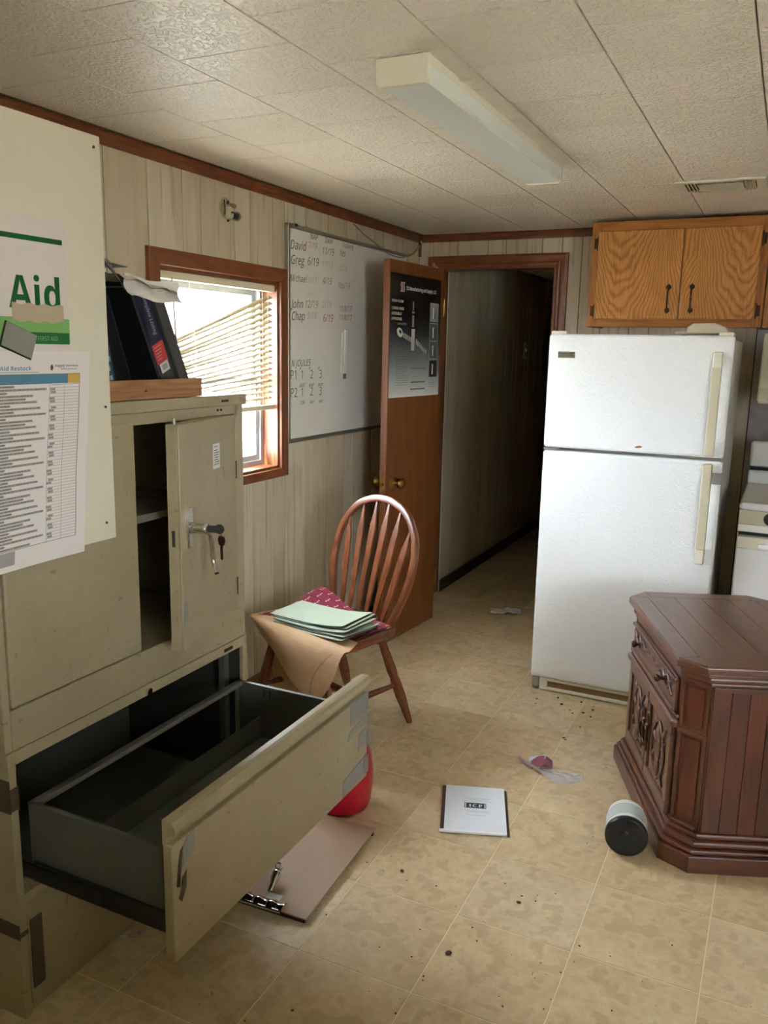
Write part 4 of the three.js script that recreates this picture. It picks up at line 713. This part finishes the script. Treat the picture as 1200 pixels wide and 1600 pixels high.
{
  const x0 = -0.122, w = 0.762, zf = -3.5, D = 0.66;
  const g = tag(group('stove', x0, 0, zf), 'white kitchen stove beside the refrigerator, cut by the right edge', 'stove');
  mesh('body', bx(0, w, 0.06, 0.79, -D, -0.03, 0.004), mWhite, g); mesh('plinth', bx(0.02, w - 0.02, 0, 0.06, -D, -0.07), mInnerDark, g);
  const t = mesh('cooktop', bx(-0.002, w + 0.002, 0.885, 0.915, -D, -0.004, 0.012, 4), mWhite, g);
  for (const [x, z] of [[0.2, -0.2], [0.56, -0.2], [0.2, -0.48], [0.56, -0.48]]) mesh('burner', merge([0.03, 0.055, 0.08].map((r) => new THREE.TorusGeometry(r, 0.005, 6, 28).rotateX(Math.PI / 2).translate(x, 0.921, z))), mBlack, t);
  mesh('control_panel', bx(0, w, 0.83, 0.886, -0.05, -0.006, 0.004), mCreamDull, g);
  for (const x of [0.112, 0.22, 0.5, 0.62]) mesh('knob', merge([cyl(0.021, 0.023, 0.02, x, 0.858, 0.004, 20, 'z'), bx(x - 0.004, x + 0.004, 0.838, 0.878, 0.01, 0.024, 0.002)]), mBlack, g);
  mesh('front_rail', bx(0, w, 0.8, 0.83, -0.05, -0.004, 0.004), mWhite, g);
  mesh('vent_gap', bx(0.005, w - 0.005, 0.785, 0.8, -0.05, -0.02), mBlack, g);
  const d = group('oven_door', 0, 0, 0, 0, g);
  mesh('door_panel', bx(0.002, w - 0.002, 0.2, 0.782, -0.03, 0, 0.006), mWhite, d); mesh('door_trim', bx(0.002, w - 0.002, 0.735, 0.783, -0.028, 0.006, 0.005), mCream, d);
  mesh('door_handle', merge([cyl(0.011, 0.011, 0.6, w / 2, 0.755, 0.045, 16, 'x'), bx(0.1, 0.13, 0.745, 0.765, 0, 0.045, 0.004), bx(w - 0.13, w - 0.1, 0.745, 0.765, 0, 0.045, 0.004)]), mWhite, d);
  mesh('drawer_front', bx(0.002, w - 0.002, 0.06, 0.192, -0.03, 0, 0.006), mWhite, g);
  const b = mesh('backguard', merge([bx(0, w, 0.985, 1.1, -D - 0.015, -D + 0.045, 0.014, 4), bx(0, w, 0.9, 0.97, -D - 0.01, -D + 0.06, 0.012, 4)]), mWhite, g);
  mesh('backguard_gap', bx(0.006, w - 0.006, 0.966, 0.988, -D - 0.01, -D + 0.035), mBlack, b);
  mesh('clock_panel', bx(0.13, w - 0.13, 1.02, 1.075, -D + 0.044, -D + 0.049, 0.004), mCream, b);
}
// ------------------------------------------------------------------ carved end cabinet
{
  const g = tag(group('end_cabinet', -0.0865, 0, -2.777, 22.1 * Math.PI / 180), 'dark carved wood end cabinet with cut corners, drawer and two doors', 'end table');
  const oct = (hw, hd, c) => [[-hw + c, -hd], [hw - c, -hd], [hw, -hd + c], [hw, hd - c], [hw - c, hd], [-hw + c, hd], [-hw, hd - c], [-hw, -hd + c]];
  const slab = (hw, hd, c, y0, y1, b = 0.003) => extrude(oct(hw, hd, c).map(([x, z]) => [x, -z]), y1 - y0 - 2 * b, b).rotateX(-Math.PI / 2).translate(0, y0 + b, 0);
  const TH = 0.63;
  // top: slab edge, border boards and inner boards
  mesh('top_slab', uvm(merge([slab(0.25, 0.37, 0.065, TH - 0.026, TH - 0.003, 0.005), slab(0.238, 0.358, 0.062, TH - 0.04, TH - 0.026, 0.004)]), 'z'), mWalnut, g);
  {
    const O = oct(0.246, 0.366, 0.063), I = oct(0.188, 0.305, 0.012);
    for (let k = 0; k < 8; k++) {
      const a = O[k], b = O[(k + 1) % 8], c = I[(k + 1) % 8], d = I[k];
      const m = [(a[0] + b[0] + c[0] + d[0]) / 4, (a[1] + b[1] + c[1] + d[1]) / 4];
      const q = [a, b, c, d].map(([x, z]) => { const l = Math.hypot(x - m[0], z - m[1]); return [x - (x - m[0]) / l * 0.0011, -(z - (z - m[1]) / l * 0.0011)]; });
      const e = extrude(q, 0.003, 0).rotateX(-Math.PI / 2).translate(0, TH - 0.0035, 0);
      mesh('border_board', uvm(e, k % 4 === 0 ? 'x' : 'z', k * 0.2, k * 0.13), mWalnut, g);
    }
    for (let k = 0; k < 4; k++) { const a = -0.187 + k * 0.0935; mesh('top_board', uvm(bx(a + 0.0007, a + 0.0928, TH - 0.0035, TH - 0.0005, -0.304, 0.304), 'z', k * 0.27, k * 0.19), mWalnut, g); }
  }
  mesh('body', uvm(slab(0.222, 0.342, 0.066, 0.1, TH - 0.04, 0.002), 'y'), mCherry, g);
  mesh('frieze_mould', uvm(merge([slab(0.234, 0.354, 0.064, TH - 0.058, TH - 0.04, 0.006), slab(0.228, 0.348, 0.065, TH - 0.07, TH - 0.058, 0.004)]), 'z'), mCherry, g);
  mesh('plinth', uvm(merge([slab(0.262, 0.382, 0.07, 0, 0.055, 0.004), slab(0.255, 0.375, 0.069, 0.055, 0.07, 0.005), slab(0.244, 0.364, 0.068, 0.07, 0.09, 0.007), slab(0.232, 0.352, 0.067, 0.09, 0.108, 0.006)]), 'x'), mCherry, g);
  // boards on both ends
  for (const s of [1, -1]) for (let k = 0; k < 6; k++) { const a = -0.154 + k * 0.0513; mesh('side_board', uvm(s > 0 ? bx(a + 0.0006, a + 0.0507, 0.11, TH - 0.085, 0.3415, 0.346, 0.001) : bx(a + 0.0006, a + 0.0507, 0.11, TH - 0.085, -0.346, -0.3415, 0.001), 'y', k * 0.31, k * 0.17), mCherryVar[(k * 3 + (s > 0 ? 0 : 1)) % 4], g); }
  mesh('side_rail', uvm(bx(-0.154, 0.154, TH - 0.085, TH - 0.07, 0.341, 0.348, 0.002), 'x'), mCherry, g);
  // chamfered corner posts with sunk panels
  for (const [sx, sz] of [[-1, 1], [-1, -1], [1, 1], [1, -1]]) {
    const p = group('corner_post', sx * 0.189, 0, sz * 0.309, Math.atan2(sx, sz), g);
    mesh('post_frame', uvm(merge([ring(-0.043, 0.043, 0.41, TH - 0.07, 0, 0.006, 0.009), ring(-0.043, 0.043, 0.112, 0.405, 0, 0.006, 0.009), bx(-0.046, 0.046, 0.396, 0.412, 0, 0.011, 0.003), bx(-0.04, 0.04, 0.112, 0.124, 0, 0.014, 0.004)]), 'y'), mCherry, p);
    mesh('post_panel', uvm(merge([bx(-0.026, 0.026, 0.43, TH - 0.088, 0, 0.004, 0.002), bx(-0.026, 0.026, 0.135, 0.385, 0, 0.004, 0.002)]), 'y', 0.2), mCherryVar[2], p);
  }
  // left face (local -x): drawer above, ledge, two doors
  const fx = -0.222;
  const dw = group('drawer', 0, 0, 0, 0, g);
  mesh('drawer_front', uvm(bx(fx - 0.012, fx, 0.445, TH - 0.078, -0.26, 0.26, 0.004), 'z'), mWalnut, dw);
  { // carved scroll relief along the drawer
    const pts = []; for (let k = 0; k <= 48; k++) { const t = k / 48; pts.push([fx - 0.013, 0.508 + 0.022 * Math.cos(t * 25.1) * (0.6 + 0.4 * Math.cos(t * 6.28)), -0.235 + 0.47 * t]); }
    mesh('carving', merge([tube(pts, 0.006, 160, 6), tube(pts.map(([x, y, z]) => [x - 0.001, 1.016 - y, z]), 0.004, 160, 6), bx(fx - 0.02, fx - 0.01, TH - 0.09, TH - 0.08, -0.26, 0.26, 0.003), bx(fx - 0.02, fx - 0.01, 0.446, 0.458, -0.26, 0.26, 0.003)]), mWalnut, dw);
    for (const z of [-0.15, 0.15]) mesh('knob', merge([lathe([[0.0001, 0.034], [0.008, 0.033], [0.012, 0.027], [0.009, 0.02], [0.005, 0.016], [0.006, 0.006], [0.013, 0.002], [0.014, 0]], 18).rotateZ(Math.PI / 2).translate(fx - 0.012, 0.505, z)]), mAntique, dw);
  }
  mesh('ledge', uvm(merge([bx(fx - 0.024, fx, 0.404, 0.43, -0.285, 0.285, 0.01, 4), bx(fx - 0.012, fx, 0.43, 0.444, -0.28, 0.28, 0.004)]), 'z'), mWalnut, g);
  for (const s of [-1, 1]) {
    const d = group('door', 0, 0, 0, 0, g), z0 = s < 0 ? -0.262 : 0.003, z1 = s < 0 ? -0.003 : 0.262, zc = (z0 + z1) / 2;
    mesh('door_panel', uvm(bx(fx - 0.008, fx, 0.116, 0.4, z0, z1, 0.002), 'y'), mWalnut, d);
    mesh('door_frame', uvm(merge([bx(fx - 0.016, fx - 0.006, 0.116, 0.15, z0, z1, 0.004), bx(fx - 0.016, fx - 0.006, 0.37, 0.4, z0, z1, 0.004), bx(fx - 0.016, fx - 0.006, 0.15, 0.37, z0, z0 + 0.03, 0.004), bx(fx - 0.016, fx - 0.006, 0.15, 0.37, z1 - 0.03, z1, 0.004)]), 'y'), mWalnut, d);
    const cv = []; // carved diamond and leaves
    for (const [dy, r] of [[0.06, 0.03], [0, 0.036], [-0.06, 0.03]]) { const e = new THREE.SphereGeometry(r, 12, 8); e.scale(0.25, 1.1, 0.7); e.translate(fx - 0.01, 0.26 + dy, zc); cv.push(e); }
    for (const q of [-1, 1]) for (const dy of [0.075, 0.03, -0.03, -0.075]) { const e = new THREE.SphereGeometry(0.022, 10, 8); e.scale(0.28, 1.2, 0.45); e.rotateX(q * Math.sign(dy) * 0.7); e.translate(fx - 0.009, 0.26 + dy, zc + q * 0.048); cv.push(e); }
    cv.push(tube([[fx - 0.012, 0.165, zc], [fx - 0.012, 0.26, zc - 0.07], [fx - 0.012, 0.355, zc], [fx - 0.012, 0.26, zc + 0.07]], 0.005, 60, 6, true));
    mesh('carving', merge(cv), mWalnut, d);
    if (s < 0 || s > 0) { const z = s < 0 ? z1 - 0.018 : z0 + 0.018; mesh('ring_pull', merge([new THREE.TorusGeometry(0.024, 0.0045, 8, 24).rotateY(Math.PI / 2).scale(1, 1.3, 1).translate(fx - 0.024, 0.255, z), lathe([[0.0001, 0.012], [0.007, 0.011], [0.013, 0.004], [0.014, 0]], 14).rotateZ(Math.PI / 2).translate(fx - 0.016, 0.288, z), lathe([[0.0001, 0.006], [0.006, 0.005], [0.011, 0]], 14).rotateZ(Math.PI / 2).translate(fx - 0.016, 0.33, z), bx(fx - 0.02, fx - 0.015, 0.2, 0.335, z - 0.006, z + 0.006, 0.002)]), mAntique, d); }
  }
}
// ------------------------------------------------------------------ chair and what lies on it
const CH = [-1.512, -2.692, -21 * Math.PI / 180];
{
  const g = tag(group('wooden_chair', CH[0], 0, CH[1], CH[2]), 'reddish hoop-back wooden chair with arrow-shaped spindles beside the window wall', 'chair');
  const S = 0.43;
  const seatPts = [[-0.17, -0.2], [0, -0.215], [0.17, -0.2], [0.205, -0.1], [0.22, 0.06], [0.205, 0.17], [0.1, 0.2], [0, 0.205], [-0.1, 0.2], [-0.205, 0.17], [-0.22, 0.06], [-0.205, -0.1]];
  const sp = new THREE.SplineCurve([...seatPts, seatPts[0]].map(([x, z]) => new THREE.Vector2(x, -z))).getPoints(72).slice(0, -1).map((p) => [p.x, p.y]);
  const seat = extrude(sp, 0.026, 0.007).rotateX(-Math.PI / 2).translate(0, S - 0.034, 0);
  mesh('seat', uvm(seat, 'z'), mChair, g);
  const rec = 0.25, bz = -0.17, up = (x, h) => [x, S - 0.01 + h * Math.cos(rec), bz - h * Math.sin(rec)];
  const hoop = [[-0.165, 0], [-0.195, 0.08], [-0.222, 0.19], [-0.226, 0.28], [-0.2, 0.37], [-0.14, 0.442], [-0.06, 0.477], [0, 0.484], [0.06, 0.477], [0.14, 0.442], [0.2, 0.37], [0.226, 0.28], [0.222, 0.19], [0.195, 0.08], [0.165, 0]];
  const hp = hoop.map(([x, h]) => up(x, h));
  { // flat bent bow, 26 mm wide in the plane of the back and 20 mm deep, edges rounded
    const cv = new THREE.CatmullRomCurve3(hp.map((p) => V(...p))), N = 96, bn = V(0, -Math.sin(rec), -Math.cos(rec)).negate().normalize(); bn.set(0, Math.sin(rec), Math.cos(rec));
    const R = []; for (let k = 0; k < 14; k++) { const a = k / 14 * 6.2832, c = Math.cos(a), s = Math.sin(a); R.push([Math.sign(c) * Math.pow(Math.abs(c), 0.5) * 0.0155, Math.sign(s) * Math.pow(Math.abs(s), 0.5) * 0.0115]); }
    const pos = [], uv = [], idx = [];
    for (let i = 0; i <= N; i++) { const p = cv.getPointAt(i / N), t = cv.getTangentAt(i / N), nn = t.clone().cross(bn).normalize(); R.forEach(([a, b], k) => { pos.push(p.x + nn.x * a + bn.x * b, p.y + nn.y * a + bn.y * b, p.z + nn.z * a + bn.z * b); uv.push(i / N * 1.3, k / 14 * 0.08); }); }
    for (let i = 0; i < N; i++) for (let k = 0; k < 14; k++) { const a = i * 14 + k, b = i * 14 + (k + 1) % 14; idx.push(a, b, b + 14, a, b + 14, a + 14); }
    const q = new THREE.BufferGeometry(); q.setAttribute('position', new THREE.Float32BufferAttribute(pos, 3)); q.setAttribute('uv', new THREE.Float32BufferAttribute(uv, 2)); q.setIndex(idx); q.computeVertexNormals();
    mesh('hoop', q, mChair, g);
  }
  // arrow spindles
  const top = (x) => { for (let k = 0; k + 1 < hoop.length; k++) if (hoop[k][1] > 0.2 && x >= hoop[k][0] && x <= hoop[k + 1][0]) { const t = (x - hoop[k][0]) / (hoop[k + 1][0] - hoop[k][0]); return hoop[k][1] + t * (hoop[k + 1][1] - hoop[k][1]); } return 0.3; };
  for (let k = 0; k < 6; k++) {
    const f = (k - 2.5) / 2.5, xb = f * 0.118, xt = f * 0.178, h = top(xt) - 0.008;
    const pr = [[0.0042, 0], [0.0045, 0.02], [0.0095, 0.1], [0.0125, 0.22], [0.0145, 0.5], [0.0155, 0.72], [0.0145, 0.8], [0.0075, 0.9], [0.0038, 1]];
    const shape = [...pr.map(([w, t]) => [w, t * h]), ...[...pr].reverse().map(([w, t]) => [-w, t * h])];
    const e = extrude(shape, 0.006, 0.0015); e.translate(0, 0, -0.004);
    const ang = Math.atan2(xt - xb, h);
    e.rotateZ(-ang); e.rotateX(-rec); e.translate(xb, S - 0.008, bz);
    mesh('spindle', uvm(e, 'y', k * 0.13, k * 0.07), mChair, g);
  }
  const lp = [[0, 0.012], [0.1, 0.014], [0.3, 0.018], [0.42, 0.02], [0.5, 0.017], [0.54, 0.02], [0.7, 0.021], [0.85, 0.016], [0.98, 0.0125], [1, 0.0105]];
  const legs = [[-0.135, -0.14, -0.185, -0.28], [0.135, -0.14, 0.185, -0.28], [-0.15, 0.13, -0.2, 0.22], [0.15, 0.13, 0.2, 0.22]];
  const at = ([a, b, c, d], t) => [a + (c - a) * t, (S - 0.02) * (1 - t), b + (d - b) * t];
  for (const l of legs) mesh('leg', bar([l[0], S - 0.02, l[1]], [l[2], 0, l[3]], lp, 16), mChair, g);
  const stp = [[0, 0.008], [0.3, 0.012], [0.5, 0.014], [0.7, 0.012], [1, 0.008]];
  const sl = [at(legs[0], 0.58), at(legs[2], 0.58)], sr = [at(legs[1], 0.58), at(legs[3], 0.58)], mid = (a, b) => a.map((v, k) => (v + b[k]) / 2);
  mesh('stretcher', bar(sl[0], sl[1], stp), mChair, g); mesh('stretcher', bar(sr[0], sr[1], stp), mChair, g); mesh('stretcher', bar(mid(...sl), mid(...sr), stp), mChair, g);
}
{
  const S = 0.432;
  // red patterned cloth bunched at the back of the seat
  const n3 = (u, v, k) => fbm(u, v, 4, 4, 3, k) - 0.5;
  const t = canvasTex(512, 512, (c, w, h) => { c.fillStyle = '#7c1c34'; c.fillRect(0, 0, w, h); c.fillStyle = '#541024'; for (let k = 0; k < 8; k++) c.fillRect(0, k * 64, w, 6); c.fillStyle = '#c9b0b0'; for (let i = 0; i < 9; i++) for (let j = 0; j < 8; j++) { const x = i * 58 + (j % 2) * 29, y = j * 64 + 14; c.fillRect(x, y, 7, 15); c.fillRect(x + 2, y + 20, 7, 12); c.fillRect(x + 1, y + 36, 6, 10); } });
  const r = tag(group('red_cloth', CH[0], 0, CH[1], CH[2]), 'dark red cloth with rows of white marks spread over the chair seat', 'cloth');
  mesh('cloth_sheet', sheet((u, v) => { const x = -0.235 + 0.44 * u, z = -0.165 + (0.2 + 0.13 * (1 - u) * (1 - u)) * v; const ridge = 0.055 * Math.exp(-(((u - 0.05) / 0.3) ** 2) - (((v - 0.02) / 0.35) ** 2)); return V(x + 0.012 * n3(u, v, 401), S + 0.0075 + ridge + 0.004 * Math.max(0, n3(u, v, 405)), z + 0.02 * u * (1 - v) - 0.03 * v * (u - 0.4)); }, 28, 22, 0.002), std({ map: t, roughness: 0.85 }), r);
  // big brown paper bag draped over the front of the seat
  const b = tag(group('brown_paper_bag', CH[0], 0, CH[1], CH[2]), 'large brown paper bag draped over the front of the chair seat', 'paper bag');
  const mk = std({ map: tKraft, roughness: 0.8, side: THREE.DoubleSide });
  const hemC = new THREE.CatmullRomCurve3([V(-0.262, 0.425, 0.168), V(-0.2, 0.385, 0.18), V(-0.09, 0.345, 0.195), V(0.05, 0.262, 0.21), V(0.13, 0.245, 0.215), V(0.215, 0.248, 0.21)]);
  const topC = (u) => V(-0.262 + 0.575 * u, S + 0.008 + 0.006 * Math.sin(u * 3.1), 0.168 - 0.01 * Math.sin(u * 3.1)), backC = (u) => V(-0.25 + 0.5 * u, S + 0.004, 0.045 + 0.02 * u);
  mesh('bag_flap', sheet((u, v) => {   // v: seat part, rolled edge, hanging part
    const t = topC(u), h = hemC.getPoint(u), k = backC(u);
    if (v < 0.3) return k.lerp(t, v / 0.3);
    const q = (v - 0.3) / 0.7, p = t.clone().lerp(h, q); p.z += 0.05 * Math.sin(Math.PI * Math.pow(q, 0.6)) * (0.3 + 0.7 * Math.sin(Math.min(1, u * 1.15) * 2.75)); p.x += 0.03 * u * u * Math.sin(Math.PI * q); p.y += 0.018 * Math.sin(Math.PI * Math.pow(q, 0.45)) * Math.min(1, u * 3); return p;
  }, 36, 36, 0.0012), mk, b);
  mesh('bag_fold', sheet((u, v) => V(-0.245 + 0.36 * u + 0.03 * v, S - 0.045 - v * (0.29 - 0.08 * u), 0.12 - 0.05 * v + 0.014 * Math.sin(u * 6 + v * 2)), 18, 12, 0.0012), mk, b);
  mesh('crease', tube([[0.268, S + 0.008, 0.172], [0.255, S - 0.02, 0.221], [0.22, S - 0.09, 0.249], [0.165, S - 0.178, 0.216]], 0.0011, 24, 5), std({ color: 0x6a4e30, roughness: 0.9 }), b);
  // stack of pale green folders
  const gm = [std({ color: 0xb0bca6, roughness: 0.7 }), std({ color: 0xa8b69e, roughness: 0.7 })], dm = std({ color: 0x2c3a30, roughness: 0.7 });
  for (let k = 0; k < 6; k++) {
    const f = tag(group('green_folder', CH[0], 0, CH[1], CH[2]), ['pale green folder at the bottom of the stack on the chair', 'pale green folder second from the bottom of the chair stack', 'pale green folder third from the bottom of the chair stack', 'pale green folder third from the top of the chair stack', 'pale green folder second from the top of the chair stack', 'topmost pale green folder of the stack on the chair'][k], 'folder', 'pale green folders stacked on the chair');
    const y = S + 0.016 + k * 0.0054, a = -0.26 + [0.1, 0.06, 0.12, 0.04, -0.02, 0][k], ox = [0.03, 0.02, 0.035, 0.02, 0.0, -0.015][k], oz = [0.02, 0.012, 0.006, 0.01, -0.004, 0][k];
    const place = (lo) => (u, v) => { const lx = (u - 0.5) * 0.335, lz = (v - 0.5) * 0.2, c = Math.cos(a), s = Math.sin(a); return V(0.03 + ox + lx * c - lz * s, y + lo + 0.016 * (u - 0.5) ** 2 * 4 * (k > 2 ? 1 : 0.5) * (u > 0.5 ? 1 : 0.2) , 0.045 + oz + lx * s + lz * c); };
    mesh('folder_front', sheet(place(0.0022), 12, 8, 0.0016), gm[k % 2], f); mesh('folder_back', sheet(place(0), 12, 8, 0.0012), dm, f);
  }
}
// ------------------------------------------------------------------ things on the floor
{
  // red jug behind the drawer
  const g = tag(group('red_jug', -1.19, 0, -2.22), 'round red plastic jug on the floor behind the open drawer', 'jug');
  const mr = std({ color: 0xa80f26, roughness: 0.32 });
  mesh('jug_body', lathe([[0.0001, 0.002], [0.08, 0.002], [0.09, 0.008], [0.097, 0.03], [0.102, 0.08], [0.102, 0.14], [0.096, 0.185], [0.08, 0.22], [0.05, 0.245], [0.03, 0.252], [0.028, 0.275], [0.0001, 0.276]], 40), mr, g);
  mesh('cap', cyl(0.033, 0.034, 0.026, 0, 0.288, 0, 24), mBlack, g);
  mesh('handle', tube([[-0.03, 0.26, 0.02], [-0.08, 0.27, 0.04], [-0.1, 0.22, 0.05], [-0.095, 0.16, 0.045]], 0.01, 24, 10), mr, g);
}
{
  // hardboard clipboard
  const g = tag(group('clipboard', -0.99, 0, -1.66, 0.045), 'brown hardboard clipboard with a chrome clip lying under the open drawer', 'clipboard');
  mesh('board', uvm(bx(-0.245, 0, 0.012, 0.016, -0.455, 0, 0.001), 'z').rotateX(0.012), std({ color: 0xa98d73, roughness: 0.55, bumpMap: bFine, bumpScale: 0.0002 }), g);
  mesh('clip_plate', merge([sheet((u, v) => V(-0.2 + u * 0.13, 0.02 + 0.01 * Math.sin(v * 3.14) + 0.002 * Math.sin(u * 20), 0.012 - v * 0.04), 16, 8, 0.0012), cyl(0.005, 0.005, 0.13, -0.135, 0.019, 0.008, 12, 'x')]), mChrome, g);
  mesh('clip_loop', merge([bar([-0.14, 0.02, -0.055], [-0.148, 0.05, -0.11], [[0, 0.009], [0.35, 0.008], [0.55, 0.012], [0.8, 0.013], [1, 0.008]], 16), new THREE.TorusGeometry(0.011, 0.003, 8, 20).translate(-0.148, 0.056, -0.115)]), mChrome, g);
  mesh('label', bx(-0.14, -0.1, 0.0168, 0.0175, -0.055, -0.02, 0.0003), std({ color: 0xc0c2b8, roughness: 0.5 }), g);
  mesh('foot', bx(-0.24, -0.005, 0, 0.012, -0.012, -0.002), mDarkWood, g); mesh('foot', bx(-0.24, -0.005, 0, 0.008, -0.45, -0.44), mDarkWood, g);
}
{
  // report booklet
  const a = V(-0.915, 0, -2.483), b = V(-0.731, 0, -2.551), d = V(-0.835, 0, -2.223);
  const c0 = V(-0.782, 0, -2.384), ry = Math.atan2(0.068, 0.19);
  const g = tag(group('report_booklet', c0.x, 0, c0.z, ry), 'white report booklet with a small boxed black emblem lying on the floor', 'booklet');
  const t = canvasTex(400, 540, (c, w, h) => {
    c.fillStyle = '#dfe4ea'; c.fillRect(0, 0, w, h); c.fillStyle = '#b4bac4'; const L = (y, x0, x1) => { for (let x = x0; x < x1; x += 9) c.fillRect(x, y, 6, 6); };
    L(150, 120, 300); L(164, 150, 280); L(184, 110, 310);
    c.fillStyle = '#20242c'; c.fillRect(140, 214, 122, 52); c.clearRect; c.fillStyle = '#eef1f5'; c.font = 'bold 44px serif'; c.fillText('I', 158, 256); c.fillText('C', 182, 256); c.fillText('P', 220, 256);
    c.strokeStyle = '#30343c'; c.lineWidth = 5; c.strokeRect(131, 210, 140, 60); c.fillStyle = '#a8b2c0'; L(300, 130, 290); L(314, 150, 300); L(352, 140, 270);
  });
  mesh('front_cover', new THREE.BoxGeometry(0.196, 0.0016, 0.272).translate(0, 0.0092, 0), std({ map: t, roughness: 0.6 }), g);
  mesh('page_block', bx(-0.094, 0.096, 0.003, 0.0084, -0.134, 0.134), mPaper, g);
  mesh('back_cover', bx(-0.11, 0.107, 0.0, 0.003, -0.134, 0.138, 0.001), std({ color: 0x5a3a28, roughness: 0.6 }), g);
  mesh('binding_strip', bx(-0.11, -0.097, 0.003, 0.0085, -0.134, 0.132, 0.001), std({ color: 0x4a3428, roughness: 0.5 }), g);
  mesh('lower_strip', bx(-0.112, 0.098, 0.0034, 0.0106, 0.133, 0.142, 0.001), mPaper, g);
}
{
  const n3 = (u, v, k) => fbm(u, v, 6, 6, 3, k) - 0.5;
  const g = tag(group('plastic_wrapper', -0.645, 0, -2.745, 0.25), 'torn clear plastic wrapper with a maroon label on the vinyl floor', 'wrapper');
  const film = phy({ color: 0xf4f4f2, roughness: 0.22, transmission: 0.75, thickness: 0 });
  mesh('film', sheet((u, v) => V(-0.03 + u * 0.16, 0.004 + 0.03 * Math.max(0, n3(u, v, 501) + 0.15) * Math.sin(v * 3.14), -0.04 + v * 0.1 * (0.5 + 0.5 * Math.sin(u * 3.14)) + 0.04 * u), 22, 14, 0.0006), film, g);
  mesh('header_strip', sheet((u, v) => V(-0.1 + u * 0.07 + 0.01 * v, 0.003 + 0.012 * Math.sin(v * 3) + 0.01 * u, -0.075 + u * 0.09 + v * 0.02), 12, 6, 0.0008), std({ color: 0x9c8a88, roughness: 0.5 }), g);
  mesh('maroon_label', sheet((u, v) => V(-0.05 + u * 0.075, 0.006 + 0.028 * Math.sin(u * 2.6 + 0.3) * (1 - 0.5 * v), -0.045 + v * 0.055 - 0.02 * u), 12, 8, 0.0008), std({ color: 0x8a4a58, roughness: 0.5 }), g);
  mesh('white_label', sheet((u, v) => V(-0.06 + u * 0.06, 0.012 + 0.02 * u, -0.075 + v * 0.03 + 0.005 * u), 8, 6, 0.0008), std({ color: 0xd6dce6, roughness: 0.5 }), g);
}
{
  // tub on its side, lid facing the camera
  const R = 0.0625;
  const g = tag(group('round_tub', -0.3, R, -2.365, 0.16), 'white round tub with a black lid lying on its side against the end cabinet', 'tub');
  mesh('tub_wall', lathe([[0.0001, 0.112], [0.05, 0.112], [0.056, 0.11], [0.057, 0.1], [0.06, 0.012], [0.0615, 0.004], [0.0615, 0.0], [0.0001, 0.0]], 40).rotateX(-Math.PI / 2), mWhite, g);
  mesh('label_band', lathe([[0.0592, 0.085], [0.0606, 0.084], [0.0618, 0.024], [0.0606, 0.023]], 40).rotateX(-Math.PI / 2).rotateZ(0.4), std({ color: 0xb9beb8, roughness: 0.5 }), g);
  mesh('lid', lathe([[0.0001, 0.012], [0.018, 0.012], [0.02, 0.0095], [0.046, 0.0095], [0.05, 0.013], [0.058, 0.013], [0.0622, 0.009], [0.0625, -0.004], [0.0615, -0.006]], 48).rotateX(Math.PI / 2), std({ color: 0x14181a, roughness: 0.35 }), g);
  mesh('lid_boss', lathe([[0.0001, 0.017], [0.008, 0.0165], [0.013, 0.014], [0.015, 0.0115]], 24).rotateX(Math.PI / 2).translate(-0.004, 0.006, 0), std({ color: 0x14181a, roughness: 0.3 }), g);
}
{
  const n3 = (u, v, k) => fbm(u, v, 6, 6, 3, k) - 0.5, mt = std({ color: 0xd8d4cc, roughness: 0.9 });
  const tissue = (x, z, w, d, k, label) => { const g = tag(group('paper_scrap', x, 0, z, 0.3), label, 'paper scrap'); mesh('scrap_sheet', sheet((u, v) => V((u - 0.5) * w + 0.02 * n3(u, v, k), 0.006 + 0.03 * Math.max(0, n3(u, v, k + 3) + 0.12), (v - 0.5) * d + 0.02 * n3(v, u, k + 5)), 16, 10, 0.0015), mt, g); };
  tissue(-1.335, -4.47, 0.17, 0.09, 601, 'crumpled white paper scrap on the floor in front of the doorway');
  tissue(-1.62, -6.3, 0.2, 0.12, 621, 'pale paper scrap deep inside the dark hall');
  // a bit of litter by the file base
  const g = tag(group('foil_scrap', -1.36, 0, -1.42, 0.9), 'small folded foil scrap at the foot of the lateral file', 'scrap');
  mesh('scrap_sheet', sheet((u, v) => V((u - 0.5) * 0.07, 0.004 + 0.012 * Math.sin(u * 8) * Math.sin(v * 3), (v - 0.5) * 0.014), 12, 4, 0.0012), mAlu, g);
  // crumbs
  const parts = []; const add = (x, z, s) => { const e = new THREE.IcosahedronGeometry(s, 0); e.scale(1.4, 0.5, 1); e.rotateY(rnd() * 6); e.translate(x, s * 0.4, z); parts.push(e); };
  for (let k = 0; k < 9; k++) add(rr(-0.86, -0.6), rr(-3.42, -3.3), rr(0.003, 0.007)); for (let k = 0; k < 40; k++) add(rr(-1.0, -0.1), rr(-2.1, -1.3), rr(0.0012, 0.003)); for (let k = 0; k < 5; k++) add(rr(-0.8, -0.5), rr(-3.3, -3.0), rr(0.003, 0.005));
  for (const [x, z, s] of [[-0.62, -1.73, 0.007], [-0.52, -2.0, 0.005], [-0.86, -1.98, 0.006]]) add(x, z, s);
  tag(mesh('floor_crumbs', merge(parts), std({ color: 0x4a3826, roughness: 0.9 })), 'dark crumbs and grit scattered over the vinyl floor', 'crumbs', null, 'stuff');
}
renderer.render(scene, camera);
